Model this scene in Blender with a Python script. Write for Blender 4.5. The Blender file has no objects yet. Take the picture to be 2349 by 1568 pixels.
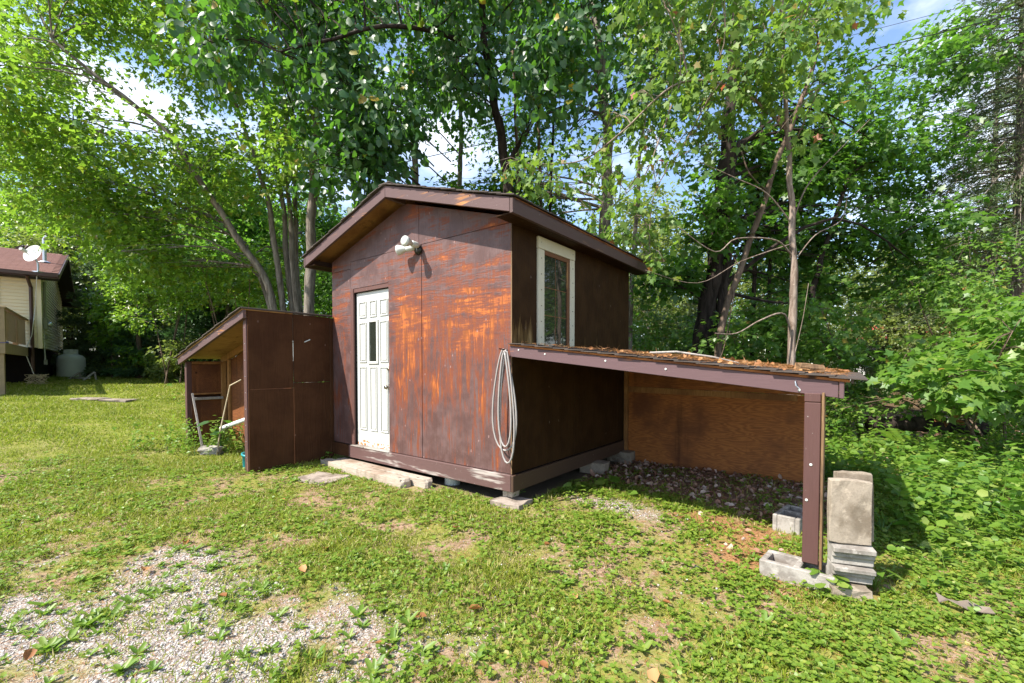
import bpy, math, random
import numpy as np
from mathutils import Vector, Matrix

random.seed(5)
rng = np.random.default_rng(11)
scene = bpy.context.scene
COL = scene.collection
R = math.radians

# ------------------------------------------------------------------ camera
CAMZ = 1.38
PITCH = R(1.5)
FV = 1016.0                     # focal length in the units I measured the photo with (2349 wide)
cam_d = bpy.data.cameras.new('camera')
cam_d.sensor_width = 36.0
cam_d.lens = 36.0 * FV / 2349.0
cam_d.shift_y = (840 + FV * math.tan(PITCH) - 784) / 2349.0
cam_d.clip_start = 0.05
cam_d.clip_end = 900
cam = bpy.data.objects.new('camera', cam_d)
cam.location = (0, 0, CAMZ)
cam.rotation_euler = (R(90) - PITCH, 0, 0)
COL.objects.link(cam)
scene.camera = cam

# ------------------------------------------------------------------ light
SUN_EL = R(50)
SX, SY = -0.942, -0.538          # horizontal direction towards the sun
SUN_ROT = math.atan2(SX, SY)
world = bpy.data.worlds.new('World')
scene.world = world
world.use_nodes = True
wn = world.node_tree
wn.nodes.clear()
w_out = wn.nodes.new('ShaderNodeOutputWorld')
w_bg = wn.nodes.new('ShaderNodeBackground')
w_sky = wn.nodes.new('ShaderNodeTexSky')
w_sky.sky_type = 'NISHITA'
w_sky.sun_disc = False
w_sky.sun_elevation = SUN_EL
w_sky.sun_rotation = SUN_ROT
w_sky.air_density = 1.0
w_sky.dust_density = 0.6
w_sky.ozone_density = 1.6
# broken white cloud in the sky
w_tc = wn.nodes.new('ShaderNodeTexCoord')
w_map = wn.nodes.new('ShaderNodeMapping')
w_map.inputs['Scale'].default_value = (2.2, 2.2, 4.2)
w_map.inputs['Location'].default_value = (1.7, 0.4, 0.9)
w_no = wn.nodes.new('ShaderNodeTexNoise')
w_no.inputs['Scale'].default_value = 1.0
w_no.inputs['Detail'].default_value = 7
w_no.inputs['Roughness'].default_value = 0.55
w_rp = wn.nodes.new('ShaderNodeValToRGB')
w_rp.color_ramp.elements[0].position = 0.58
w_rp.color_ramp.elements[0].color = (0, 0, 0, 1)
w_rp.color_ramp.elements[1].position = 0.74
w_rp.color_ramp.elements[1].color = (1, 1, 1, 1)
w_mx = wn.nodes.new('ShaderNodeMix')
w_mx.data_type = 'RGBA'
w_mx.inputs[7].default_value = (5.6, 5.8, 6.2, 1)
wn.links.new(w_tc.outputs['Generated'], w_map.inputs['Vector'])
wn.links.new(w_map.outputs[0], w_no.inputs['Vector'])
w_sep = wn.nodes.new('ShaderNodeSeparateXYZ')
wn.links.new(w_tc.outputs['Generated'], w_sep.inputs[0])
w_ab = wn.nodes.new('ShaderNodeMath'); w_ab.operation = 'ABSOLUTE'
wn.links.new(w_sep.outputs[0], w_ab.inputs[0])
w_ma = wn.nodes.new('ShaderNodeMath'); w_ma.operation = 'MULTIPLY_ADD'
w_ma.inputs[1].default_value = 0.16
wn.links.new(w_ab.outputs[0], w_ma.inputs[0]); wn.links.new(w_no.outputs['Fac'], w_ma.inputs[2])
wn.links.new(w_ma.outputs[0], w_rp.inputs['Fac'])
wn.links.new(w_rp.outputs['Color'], w_mx.inputs[0])
wn.links.new(w_sky.outputs[0], w_mx.inputs[6])
wn.links.new(w_mx.outputs[2], w_bg.inputs['Color'])
w_bg.inputs['Strength'].default_value = 0.13
wn.links.new(w_bg.outputs[0], w_out.inputs['Surface'])

sun_d = bpy.data.lights.new('sun', 'SUN')
sun_d.energy = 4.6
sun_d.angle = R(0.55)
sun_d.color = (1.0, 0.95, 0.86)
sun = bpy.data.objects.new('sun', sun_d)
_h = math.cos(SUN_EL) / math.hypot(SX, SY)
sun_vec = Vector((SX * _h, SY * _h, math.sin(SUN_EL)))
sun.rotation_euler = sun_vec.to_track_quat('Z', 'Y').to_euler()
sun.location = (-30, -17, 40)
COL.objects.link(sun)

scene.view_settings.view_transform = 'Standard'
scene.view_settings.look = 'None'
scene.view_settings.exposure = 1.32
scene.view_settings.gamma = 1.0
scene.view_settings.use_curve_mapping = False
scene.render.engine = 'CYCLES'
scene.cycles.max_bounces = 8
scene.cycles.transparent_max_bounces = 8
scene.cycles.use_denoising = True

# ------------------------------------------------------------------ helpers
def at(xv, yv, Y):
    """world point at depth Y seen at photo position (xv, yv) of the 2349-wide photo"""
    xc = (xv - 1174.5) / FV
    yc = -(yv - (840 + FV * math.tan(PITCH))) / FV
    d = (xc, math.cos(PITCH) + yc * math.sin(PITCH), -math.sin(PITCH) + yc * math.cos(PITCH))
    k = Y / d[1]
    return Vector((d[0] * k, Y, CAMZ + d[2] * k))

def ground_z(x, y):
    s = (np.asarray(y, float) - np.asarray(x, float)) * 0.7071
    t = (s - 6.2) * 0.9
    rise = 0.082 * np.log1p(np.exp(np.clip(t, -30, 30))) / 0.9
    rise = 1.12 * np.tanh(rise / 1.12)
    return rise

def gz(x, y):
    return float(ground_z(x, y))

def tag(o, label=None, cat=None, group=None, kind=None):
    if label: o['label'] = label
    if cat: o['category'] = cat
    if group: o['group'] = group
    if kind: o['kind'] = kind
    return o

def thing(name, label, cat, loc=(0, 0, 0), rz=0.0, group=None, kind=None):
    o = bpy.data.objects.new(name, None)
    o.empty_display_size = 0.1
    o.location = loc
    o.rotation_euler = (0, 0, rz)
    COL.objects.link(o)
    return tag(o, label, cat, group, kind)

class MB:
    """collects faces of one mesh"""
    def __init__(s):
        s.v = []; s.f = []
    def add(s, vs, fs):
        b = len(s.v)
        s.v += [tuple(p) for p in vs]
        s.f += [tuple(b + i for i in f) for f in fs]
        return s
    def box(s, a, b, M=None):
        (x0, y0, z0), (x1, y1, z1) = a, b
        vs = [Vector(p) for p in ((x0, y0, z0), (x1, y0, z0), (x1, y1, z0), (x0, y1, z0),
                                  (x0, y0, z1), (x1, y0, z1), (x1, y1, z1), (x0, y1, z1))]
        if M: vs = [M @ p for p in vs]
        return s.add(vs, [(0, 3, 2, 1), (4, 5, 6, 7), (0, 1, 5, 4), (1, 2, 6, 5), (2, 3, 7, 6), (3, 0, 4, 7)])
    def prism(s, poly, d):
        """polygon (3d points) pushed along vector d"""
        n = len(poly); d = Vector(d)
        vs = [Vector(p) for p in poly] + [Vector(p) + d for p in poly]
        fs = [tuple(range(n - 1, -1, -1)), tuple(range(n, 2 * n))]
        fs += [(i, (i + 1) % n, n + (i + 1) % n, n + i) for i in range(n)]
        return s.add(vs, fs)
    def tube(s, pts, radii, n=8, cap=True):
        pts = [Vector(p) for p in pts]
        if not hasattr(radii, '__len__'): radii = [radii] * len(pts)
        vs = []; up = None
        for i, p in enumerate(pts):
            t = (pts[min(i + 1, len(pts) - 1)] - pts[max(i - 1, 0)]).normalized()
            if up is None:
                up = Vector((0, 0, 1)) if abs(t.z) < .9 else Vector((1, 0, 0))
            a = t.cross(up)
            if a.length < 1e-5: a = t.orthogonal()
            a.normalize(); b = a.cross(t).normalized(); up = b
            for k in range(n):
                w = 2 * math.pi * k / n
                vs.append(p + (a * math.cos(w) + b * math.sin(w)) * radii[i])
        fs = []
        for i in range(len(pts) - 1):
            for k in range(n):
                fs.append((i * n + k, i * n + (k + 1) % n, (i + 1) * n + (k + 1) % n, (i + 1) * n + k))
        if cap:
            fs.append(tuple(range(n - 1, -1, -1)))
            fs.append(tuple((len(pts) - 1) * n + k for k in range(n)))
        return s.add(vs, fs)
    def lathe(s, prof, n=20, M=None):
        vs = []; fs = []
        for r, z in prof:
            for k in range(n):
                w = 2 * math.pi * k / n
                p = Vector((r * math.cos(w), r * math.sin(w), z))
                vs.append(M @ p if M else p)
        for i in range(len(prof) - 1):
            for k in range(n):
                fs.append((i * n + k, i * n + (k + 1) % n, (i + 1) * n + (k + 1) % n, (i + 1) * n + k))
        fs.append(tuple(range(n - 1, -1, -1)))
        fs.append(tuple((len(prof) - 1) * n + k for k in range(n)))
        return s.add(vs, fs)
    def mesh(s, name, mat=None, smooth=False):
        me = bpy.data.meshes.new(name)
        me.from_pydata(s.v, [], s.f)
        if smooth:
            me.polygons.foreach_set('use_smooth', [True] * len(me.polygons))
        if mat: me.materials.append(mat)
        me.update()
        return me
    def obj(s, name, mat, parent=None, smooth=False, bevel=0, loc=None, rot=None):
        return link(name, s.mesh(name, mat, smooth), parent, loc, rot, bevel)

def link(name, me, parent=None, loc=None, rot=None, bevel=0):
    o = bpy.data.objects.new(name, me)
    COL.objects.link(o)
    if parent: o.parent = parent
    if loc is not None: o.location = loc
    if rot is not None: o.rotation_euler = rot
    if bevel:
        m = o.modifiers.new('edge', 'BEVEL')
        m.width = bevel; m.segments = 1; m.limit_method = 'ANGLE'; m.angle_limit = R(40)
    return o

def box(name, a, b, mat, parent=None, bevel=0.004, M=None, loc=None, rot=None):
    return MB().box(a, b, M).obj(name, mat, parent, bevel=bevel, loc=loc, rot=rot)

def fast_mesh(name, V, T, mat=None, smooth=False):
    """big triangle mesh from arrays"""
    me = bpy.data.meshes.new(name)
    V = np.ascontiguousarray(V, np.float32); T = np.ascontiguousarray(T, np.int32)
    me.vertices.add(len(V)); me.vertices.foreach_set('co', V.ravel())
    me.loops.add(T.size); me.loops.foreach_set('vertex_index', T.ravel())
    me.polygons.add(len(T))
    me.polygons.foreach_set('loop_start', np.arange(0, T.size, 3, dtype=np.int32))
    if smooth: me.polygons.foreach_set('use_smooth', np.ones(len(T), bool))
    if mat: me.materials.append(mat)
    me.update(calc_edges=True)
    return me

def unit(a):
    return a / (np.linalg.norm(a, axis=-1, keepdims=True) + 1e-9)

def stamp(tv, tt, pos, d, nrm, size, width=None):
    """copies of a template (y along d, z along nrm) as one vertex/triangle array"""
    tv = np.asarray(tv, float); tt = np.asarray(tt, int)
    y = unit(d); x = unit(np.cross(y, nrm)); z = np.cross(x, y)
    size = np.broadcast_to(size, (len(pos),)); width = size if width is None else np.broadcast_to(width, (len(pos),))
    V = (pos[:, None, :] + x[:, None, :] * (tv[None, :, 0:1] * width[:, None, None])
         + y[:, None, :] * (tv[None, :, 1:2] * size[:, None, None]) + z[:, None, :] * (tv[None, :, 2:3] * size[:, None, None]))
    T = tt[None] + (np.arange(len(pos)) * len(tv))[:, None, None]
    return V.reshape(-1, 3), T.reshape(-1, 3)

class Cloud:
    def __init__(s): s.V = []; s.T = []; s.n = 0
    def add(s, V, T):
        if len(V) == 0: return
        s.V.append(V); s.T.append(T + s.n); s.n += len(V)
    def mesh(s, name, mat, smooth=False):
        return fast_mesh(name, np.concatenate(s.V), np.concatenate(s.T), mat, smooth)

def vnoise(x, y, sc, seed=0):
    """smooth value noise 0..1 on arrays"""
    x = np.asarray(x, float) * sc; y = np.asarray(y, float) * sc
    xi = np.floor(x).astype(int); yi = np.floor(y).astype(int)
    fx = x - xi; fy = y - yi
    fx = fx * fx * (3 - 2 * fx); fy = fy * fy * (3 - 2 * fy)
    def h(a, b):
        n = (a * 374761393 + b * 668265263 + seed * 69069 + 1274126177) & 0x7fffffff
        n = ((n ^ (n >> 13)) * 1274126177) & 0x7fffffff
        n = n ^ (n >> 16)
        return (n & 0xffff) / 65535.0
    return (h(xi, yi) * (1 - fx) + h(xi + 1, yi) * fx) * (1 - fy) + (h(xi, yi + 1) * (1 - fx) + h(xi + 1, yi + 1) * fx) * fy

def fbm(x, y, sc, seed=0, o=4):
    r = 0; a = .5; t = 0
    for i in range(o):
        r = r + a * vnoise(x, y, sc * 2 ** i, seed + i * 17); t += a; a *= .55
    return r / t

# ------------------------------------------------------------------ materials
class NT:
    def __init__(s, name):
        s.m = bpy.data.materials.new(name); s.m.use_nodes = True
        s.t = s.m.node_tree; s.t.nodes.clear()
        s.out = s.t.nodes.new('ShaderNodeOutputMaterial')
    def n(s, typ, ins=None, **kw):
        nd = s.t.nodes.new('ShaderNode' + typ)
        for k, v in kw.items(): setattr(nd, k, v)
        for k, v in (ins or {}).items(): s.put(nd.inputs[k], v)
        return nd
    def put(s, sock, v):
        if isinstance(v, bpy.types.NodeSocket): s.t.links.new(v, sock)
        elif hasattr(v, '__len__') and len(v) == 3 and sock.type == 'RGBA': sock.default_value = (*v, 1)
        else: sock.default_value = v
    def math(s, op, a, b=0.0, c=0.0, clamp=False):
        nd = s.n('Math', operation=op, use_clamp=clamp)
        s.put(nd.inputs[0], a); s.put(nd.inputs[1], b)
        if op in ('MULTIPLY_ADD',): s.put(nd.inputs[2], c)
        return nd.outputs[0]
    def mix(s, f, a, b, blend='MIX'):
        nd = s.n('Mix', data_type='RGBA', blend_type=blend)
        s.put(nd.inputs[0], f); s.put(nd.inputs[6], a); s.put(nd.inputs[7], b)
        return nd.outputs[2]
    def step(s, v, lo, hi):
        nd = s.n('MapRange', interpolation_type='SMOOTHSTEP')
        s.put(nd.inputs['Value'], v); s.put(nd.inputs['From Min'], lo); s.put(nd.inputs['From Max'], hi)
        return nd.outputs[0]
    def obj(s):
        return s.n('TexCoord').outputs['Object']
    def map(s, v, sc=(1, 1, 1), loc=(0, 0, 0), rot=(0, 0, 0)):
        nd = s.n('Mapping')
        s.put(nd.inputs['Vector'], v); nd.inputs['Scale'].default_value = sc
        s.put(nd.inputs['Location'], loc); nd.inputs['Rotation'].default_value = rot
        return nd.outputs[0]
    def noise(s, v, sc=1, det=3, rough=.55, dist=0):
        nd = s.n('TexNoise')
        s.put(nd.inputs['Vector'], v); nd.inputs['Scale'].default_value = sc
        nd.inputs['Detail'].default_value = det; nd.inputs['Roughness'].default_value = rough
        nd.inputs['Distortion'].default_value = dist
        return nd.outputs['Fac']
    def ramp(s, f, stops):
        nd = s.n('ValToRGB'); e = nd.color_ramp.elements
        while len(e) < len(stops): e.new(0.5)
        for i, (p, c) in enumerate(stops):
            e[i].position = p; e[i].color = (*c, 1) if hasattr(c, '__len__') else (c, c, c, 1)
        s.put(nd.inputs[0], f)
        return nd.outputs[0]
    def xyz(s, v):
        nd = s.n('SeparateXYZ'); s.put(nd.inputs[0], v); return nd.outputs
    def bump(s, h, strength=.3, dist=.01):
        nd = s.n('Bump'); s.put(nd.inputs['Height'], h)
        nd.inputs['Strength'].default_value = strength; nd.inputs['Distance'].default_value = dist
        return nd.outputs[0]
    def surf(s, color, rough=.6, spec=.4, normal=None, metal=0.0, **kw):
        nd = s.n('BsdfPrincipled')
        s.put(nd.inputs['Base Color'], color); s.put(nd.inputs['Roughness'], rough)
        s.put(nd.inputs['Specular IOR Level'], spec); s.put(nd.inputs['Metallic'], metal)
        if normal is not None: s.put(nd.inputs['Normal'], normal)
        for k, v in kw.items(): s.put(nd.inputs[k], v)
        s.t.links.new(nd.outputs[0], s.out.inputs['Surface'])
        return s.m

def offset_co(t, seed_scale=37.0):
    """object coordinates shifted by a random amount per object, so alike pieces differ"""
    r = t.n('ObjectInfo').outputs['Random']
    o = t.n('CombineXYZ', {0: t.math('MULTIPLY', r, seed_scale), 1: t.math('MULTIPLY', r, seed_scale * .7), 2: t.math('MULTIPLY', r, seed_scale * 1.3)}).outputs[0]
    nd = t.n('VectorMath', operation='ADD'); t.put(nd.inputs[0], t.obj()); t.put(nd.inputs[1], o)
    return nd.outputs[0], r

def wood_grain(t, co, along='z', sc=1.0):
    """plywood figure: stretched cathedral bands + fine fibres"""
    k = {'z': (1, 1, .16), 'x': (.16, 1, 1), 'y': (1, .16, 1)}[along]
    f = {'z': (1, 1, .03), 'x': (.03, 1, 1), 'y': (1, .03, 1)}[along]
    n1 = t.noise(t.map(co, tuple(sc * a for a in k)), 3.2, 2, .5)
    bands = t.math('SINE', t.math('MULTIPLY', n1, 95.0))
    bands = t.math('MULTIPLY_ADD', bands, .5, .5)
    fine = t.noise(t.map(co, tuple(sc * a for a in f)), 150, 2, .6)
    return bands, fine

def painted_ply(name, paint, paint2, red, orange, mode):
    t = NT(name)
    base = t.obj(); co, rnd = offset_co(t)
    x, y, z = t.xyz(base)
    bands, fine = wood_grain(t, co)
    hs = t.noise(t.map(base, (1.7, 1.7, 13)), 1.0, 5, .6, .4)
    vs = t.noise(t.map(base, (15, 15, 1.5)), 1.0, 5, .65, .2)
    big = t.noise(base, 1.15, 3, .5)
    mid = t.noise(base, 4.0, 4, .6)
    if mode == 'front':
        up = t.step(t.math('ADD', z, t.math('MULTIPLY', t.math('SUBTRACT', big, .5), 1.6)), 1.25, 2.30)
        st = t.n('Mix', data_type='FLOAT'); t.put(st.inputs[0], up); t.put(st.inputs[2], vs); t.put(st.inputs[3], hs)
        st = st.outputs[0]
        def hill(cx, cz, rx, rz):
            a = t.math('POWER', t.math('DIVIDE', t.math('SUBTRACT', x, cx), rx), 2.0)
            b = t.math('POWER', t.math('DIVIDE', t.math('SUBTRACT', z, cz), rz), 2.0)
            return t.math('POWER', 2.718, t.math('MULTIPLY', t.math('ADD', a, b), -1.0))
        h = t.math('ADD', hill(-.60, 2.0, 1.0, .50), t.math('MULTIPLY', hill(-1.62, 1.5, .30, .70), 1.05))
        h = t.math('ADD', h, t.math('MULTIPLY', hill(-1.25, 1.45, .16, .6), .45))
        h = t.math('ADD', h, t.math('MULTIPLY', hill(-3.1, 2.0, .25, .5), .40))
        h = t.math('ADD', h, t.math('MULTIPLY', hill(-.55, 1.30, .6, .55), .50))
        hs2 = t.noise(t.map(base, (5, 5, 46)), 1.0, 3, .6)
        vs2 = t.noise(t.map(base, (60, 60, 5)), 1.0, 3, .6)
        s2 = t.n('Mix', data_type='FLOAT'); t.put(s2.inputs[0], up); t.put(s2.inputs[2], vs2); t.put(s2.inputs[3], hs2)
        cen = lambda v, k: t.math('MULTIPLY', t.math('SUBTRACT', v, .5), k)
        w = t.math('MULTIPLY_ADD', t.math('SUBTRACT', st, .5), 1.25, .475)
        for v, k in ((s2.outputs[0], .75), (mid, .70), (big, .45), (fine, .42), (bands, .10), (h, .28)):
            w = t.math('ADD', w, cen(v, k))
        lo1, hi1, lo2, hi2 = .35, .60, .595, .80
    else:
        low = t.step(z, 2.05, 1.62) if mode == 'side' else 0.0
        left = t.step(y, .42, .30) if mode == 'side' else 0.0
        w = t.math('ADD', t.math('MULTIPLY', vs, .9), t.math('MULTIPLY', t.math('SUBTRACT', fine, .5), .3))
        if mode == 'side':
            above = t.step(z, 1.52, 1.6)
            w = t.math('ADD', w, t.math('MULTIPLY', t.math('MULTIPLY', low, above), t.math('MULTIPLY_ADD', left, .26, .10)))
            # lower part of the wall, behind the roof: thin pale streaks
            w = t.math('SUBTRACT', w, .02)
        w = t.math('ADD', w, t.math('MULTIPLY', t.math('SUBTRACT', big, .5), .2))
        lo1, hi1, lo2, hi2 = .62, .70, .72, .80
    pc = t.mix(t.step(mid, .35, .65), paint, paint2)
    pc = t.mix(t.math('MULTIPLY', t.step(fine, .5, .72), .35), pc, tuple(c * .55 for c in paint))
    m1 = t.step(w, lo1, hi1); m2 = t.step(w, lo2, hi2)
    oc = t.mix(bands, orange, tuple(c * .45 for c in orange))
    oc = t.mix(t.math('MULTIPLY', t.step(fine, .55, .7), .5), oc, red)
    c = t.mix(m1, pc, red); c = t.mix(m2, c, oc)
    # weathered knots and nail dimples
    vo = t.n('TexVoronoi', {'Vector': t.map(base, (9, 9, 5.5)), 'Scale': 1.0})
    kn = t.step(vo.outputs['Distance'], .10, .045)
    pick = t.step(vo.outputs['Color'], .52, .56)
    kn = t.math('MULTIPLY', kn, pick)
    c = t.mix(t.math('MULTIPLY', kn, .8), c, tuple(x_ * 2.6 + .06 for x_ in paint))
    dk = t.math('MULTIPLY', t.step(vo.outputs['Distance'], .035, .015), pick)
    c = t.mix(dk, c, (.012, .008, .007))
    hgt = t.math('ADD', t.math('MULTIPLY', bands, .35), t.math('ADD', t.math('MULTIPLY', fine, .7), t.math('MULTIPLY', m1, -.5)))
    hgt = t.math('ADD', hgt, t.math('MULTIPLY', kn, -.8))
    return t.surf(c, t.math('MULTIPLY_ADD', m1, .15, .50), .35 if mode == 'front' else .05, t.bump(hgt, .6, .005))

def worn_board(name, paint, bare, amount=.5, along='x', rough=.6, spec=.35):
    """a painted board with paint gone in flakes along the grain"""
    t = NT(name); co, r = offset_co(t)
    k = {'x': (1.2, 14, 14), 'y': (14, 1.2, 14), 'z': (14, 14, 1.2)}[along]
    st = t.noise(t.map(co, k), 1.0, 5, .65, .2)
    big = t.noise(co, 1.6, 3)
    bands, fine = wood_grain(t, co, along, 1.4)
    w = t.math('ADD', t.math('MULTIPLY', st, .8), t.math('MULTIPLY', t.math('SUBTRACT', big, .4), .5))
    m = t.step(w, .66 - amount * .35, .74 - amount * .35)
    pc = t.mix(t.math('MULTIPLY', fine, .8), paint, tuple(c * .6 for c in paint))
    bc = t.mix(t.math('MULTIPLY', bands, .7), bare, tuple(c * .45 for c in bare))
    sp = t.step(t.noise(co, 38, 2, .7), .71, .76)
    c = t.mix(m, pc, bc)
    c = t.mix(t.math('MULTIPLY', sp, .5), c, (.45, .42, .38))
    return t.surf(c, rough, spec, t.bump(t.math('ADD', t.math('MULTIPLY', fine, .6), t.math('MULTIPLY', m, -.5)), .35, .004))

def raw_ply(name, c1, c2, dark, along='x'):
    """unpainted plywood with figure, knots and damp stains"""
    t = NT(name); co, r = offset_co(t)
    bands, fine = wood_grain(t, co, along, 2.6)
    big = t.noise(co, 1.7, 4, .6)
    c = t.mix(t.math('MULTIPLY', bands, .55), c1, c2)
    c = t.mix(t.step(big, .42, .72), c, dark)
    dr = t.noise(t.map(t.obj(), (7, 7, .5)), 1.0, 4, .6)
    c = t.mix(t.math('MULTIPLY', t.step(dr, .56, .72), .65), c, tuple(x * .5 for x in dark))
    k = {'x': (4.2, 7.5, 7.5), 'y': (7.5, 4.2, 7.5), 'z': (7.5, 7.5, 4.2)}[along]
    vo = t.n('TexVoronoi', {'Vector': t.map(co, k), 'Scale': 1.0})
    kn = t.math('MULTIPLY', t.step(vo.outputs['Distance'], .15, .05), t.step(vo.outputs['Color'], .5, .55))
    c = t.mix(t.math('MULTIPLY', kn, .92), c, tuple(x * .12 for x in dark))
    c = t.mix(t.math('MULTIPLY', t.step(fine, .52, .72), .6), c, tuple(x * .4 for x in dark))
    return t.surf(c, .65, .25, t.bump(t.math('ADD', bands, fine), .3, .003))

def flat(name, c, rough=.5, spec=.4, metal=0.0, var=.15, sc=6.0, bump=0.0):
    t = NT(name); co, r = offset_co(t)
    f = t.noise(co, sc, 5, .6)
    k = t.mix(f, tuple(x * (1 - var) for x in c), tuple(min(1, x * (1 + var)) for x in c))
    nm = t.bump(t.noise(co, sc * 12, 3, .6), bump, .004) if bump else None
    return t.surf(k, rough, spec, nm, metal)

def concrete(name, c, stain):
    t = NT(name); co, r = offset_co(t)
    a = t.noise(co, 5, 5, .65); b = t.noise(co, 90, 3, .7)
    k = t.mix(t.step(a, .4, .62), c, tuple(x * .72 for x in stain))
    k = t.mix(t.math('MULTIPLY', t.step(t.noise(co, 17, 4, .7), .54, .66), .6), k, tuple(min(1, x * 1.35) for x in c))
    k = t.mix(t.math('MULTIPLY', t.step(b, .5, .72), .45), k, tuple(x * .55 for x in c))
    pit = t.n('TexVoronoi', {'Vector': co, 'Scale': 95.0}).outputs['Distance']
    return t.surf(k, .9, .2, t.bump(t.math('ADD', b, t.math('MULTIPLY', t.step(pit, .25, .1), -.6)), .5, .004))

def shingle_mat(name, c1, c2):
    t = NT(name); co, r = offset_co(t)
    g = t.noise(co, 220, 2, .8); s = t.noise(co, 3, 4)
    isl = t.n('NewGeometry').outputs['Random Per Island']
    v = t.math('ADD', t.math('MULTIPLY', r, .5), t.math('MULTIPLY', isl, .5))
    k = t.mix(v, c1, c2)
    k = t.mix(t.math('MULTIPLY', t.step(g, .45, .7), .6), k, tuple(x * .35 for x in c1))
    k = t.mix(t.math('MULTIPLY', s, .35), k, tuple(x * 1.35 for x in c2))
    return t.surf(k, .9, .2, t.bump(g, .6, .003))

def bark(name, c1, c2, sc=1.0, rough_amt=1.0):
    t = NT(name); co, r = offset_co(t)
    v = t.map(co, (sc * 9, sc * 9, sc * 1.6))
    n = t.noise(v, 1.5, 6, .7, .6)
    n2 = t.noise(co, 3.0, 3)
    k = t.mix(t.step(n, .35, .65), c1, c2)
    k = t.mix(t.math('MULTIPLY', t.step(n2, .5, .7), .45), k, tuple(x * .6 for x in c2))
    sp = t.step(t.noise(co, 45, 2, .7), .66, .72)
    k = t.mix(t.math('MULTIPLY', sp, .5), k, tuple(min(1, x * 2.1) for x in c2))
    return t.surf(k, .9, .15, t.bump(n, .8 * rough_amt, .02))

def leaf_mat(name, stops, trans, tw=.38, rough=.42, spec=.45):
    """leaf tone varies leaf by leaf; light passes through the blade"""
    t = NT(name)
    isl = t.n('NewGeometry').outputs['Random Per Island']
    r = t.n('ObjectInfo').outputs['Random']
    f = t.math('FRACT', t.math('ADD', isl, r))
    c = t.ramp(f, stops)
    nd = t.n('BsdfPrincipled', {'Base Color': c, 'Roughness': rough, 'Specular IOR Level': spec})
    tl = t.n('BsdfTranslucent', {'Color': t.mix(.72, c, trans)})
    ms = t.n('MixShader', {0: tw, 1: nd.outputs[0], 2: tl.outputs[0]})
    t.t.links.new(ms.outputs[0], t.out.inputs['Surface'])
    return t.m

PURPLE = (.080, .039, .034); PURPLE2 = (.122, .071, .066)
m_front = painted_ply('front_plywood', PURPLE, PURPLE2, (.145, .038, .017), (.44, .120, .020), 'front')
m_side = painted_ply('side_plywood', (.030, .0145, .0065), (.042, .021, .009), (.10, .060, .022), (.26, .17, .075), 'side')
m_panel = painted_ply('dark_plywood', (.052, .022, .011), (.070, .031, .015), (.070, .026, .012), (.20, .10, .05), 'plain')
m_fascia = worn_board('fascia_paint', (.105, .058, .055), (.40, .17, .055), .30)
m_fascia_y = worn_board('eave_paint', (.082, .045, .038), (.28, .15, .07), .22, 'y')
m_skirt = worn_board('skirt_paint', (.115, .062, .056), (.34, .29, .26), .36)
m_skirt_y = worn_board('side_skirt_paint', (.070, .038, .024), (.16, .09, .04), .25, 'y')
m_post = worn_board('post_paint', (.092, .042, .036), (.20, .10, .06), .30, 'z')
m_beam = worn_board('beam_paint', (.115, .064, .068), (.46, .17, .06), .24)
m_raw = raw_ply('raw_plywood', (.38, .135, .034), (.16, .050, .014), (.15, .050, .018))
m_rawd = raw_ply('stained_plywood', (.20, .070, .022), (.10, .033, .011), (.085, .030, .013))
m_rawl = raw_ply('pale_plywood', (.42, .24, .09), (.26, .13, .045), (.20, .09, .03), 'y')
m_stud = raw_ply('stud_wood', (.36, .18, .06), (.24, .11, .035), (.18, .075, .025), 'z')
m_timber = raw_ply('step_timber', (.40, .34, .28), (.31, .25, .19), (.24, .17, .12))
m_oldedge = raw_ply('weathered_edge', (.20, .12, .06), (.13, .075, .04), (.10, .06, .035), 'z')
m_grey = raw_ply('grey_wood', (.36, .33, .30), (.25, .22, .20), (.17, .14, .12), 'z')
m_door = flat('door_white', (.50, .495, .46), .35, .45, 0, .05, 3)
m_rust = flat('door_rust', (.42, .17, .06), .8, .2, 0, .5, 30)
m_trim = worn_board('cream_trim', (.62, .58, .44), (.48, .42, .28), .2, 'z')
m_dtrim = worn_board('door_trim', (.115, .052, .042), (.2, .09, .05), .2, 'z')
m_sash = worn_board('sash_wood', (.16, .065, .024), (.42, .22, .08), .3, 'z')
m_shingle = shingle_mat('dark_shingle', (.050, .040, .036), (.085, .068, .058))
m_edge = flat('roof_edge', (.075, .055, .042), .8, .2, 0, .4, 20)
m_conc = concrete('concrete', (.31, .285, .255), (.24, .21, .18))
m_slab = concrete('warm_slab', (.27, .225, .175), (.21, .165, .12))
m_paver = concrete('worn_paver', (.29, .24, .20), (.21, .165, .13))
m_glass_t = NT('window_glass')
m_glass = m_glass_t.surf((.020, .024, .018), .03, .9, m_glass_t.bump(m_glass_t.noise(m_glass_t.obj(), 2.0, 1), .06, .05))
m_black = flat('black_plastic', (.012, .012, .012), .35, .5)
m_white = flat('white_plastic', (.50, .52, .49), .3, .5, 0, .04)
m_lens = flat('lamp_lens', (.55, .57, .50), .12, .7)
m_metal = flat('galvanised', (.50, .52, .54), .38, .5, .8, .2, 12)
m_nickel = flat('worn_nickel', (.40, .36, .30), .25, .5, 1.0, .25, 20)
m_hose = flat('grey_hose', (.28, .255, .24), .45, .4, 0, .12, 20)
m_teal = flat('teal_plastic', (.010, .22, .24), .4, .45, 0, .15)
m_pvc = flat('weathered_pipe', (.62, .62, .60), .45, .4, 0, .2, 14)
m_rope = flat('old_rope', (.44, .36, .24), .9, .1, 0, .25, 40)
m_dark = flat('dark_void', (.012, .010, .009), .9, .1)
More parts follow.
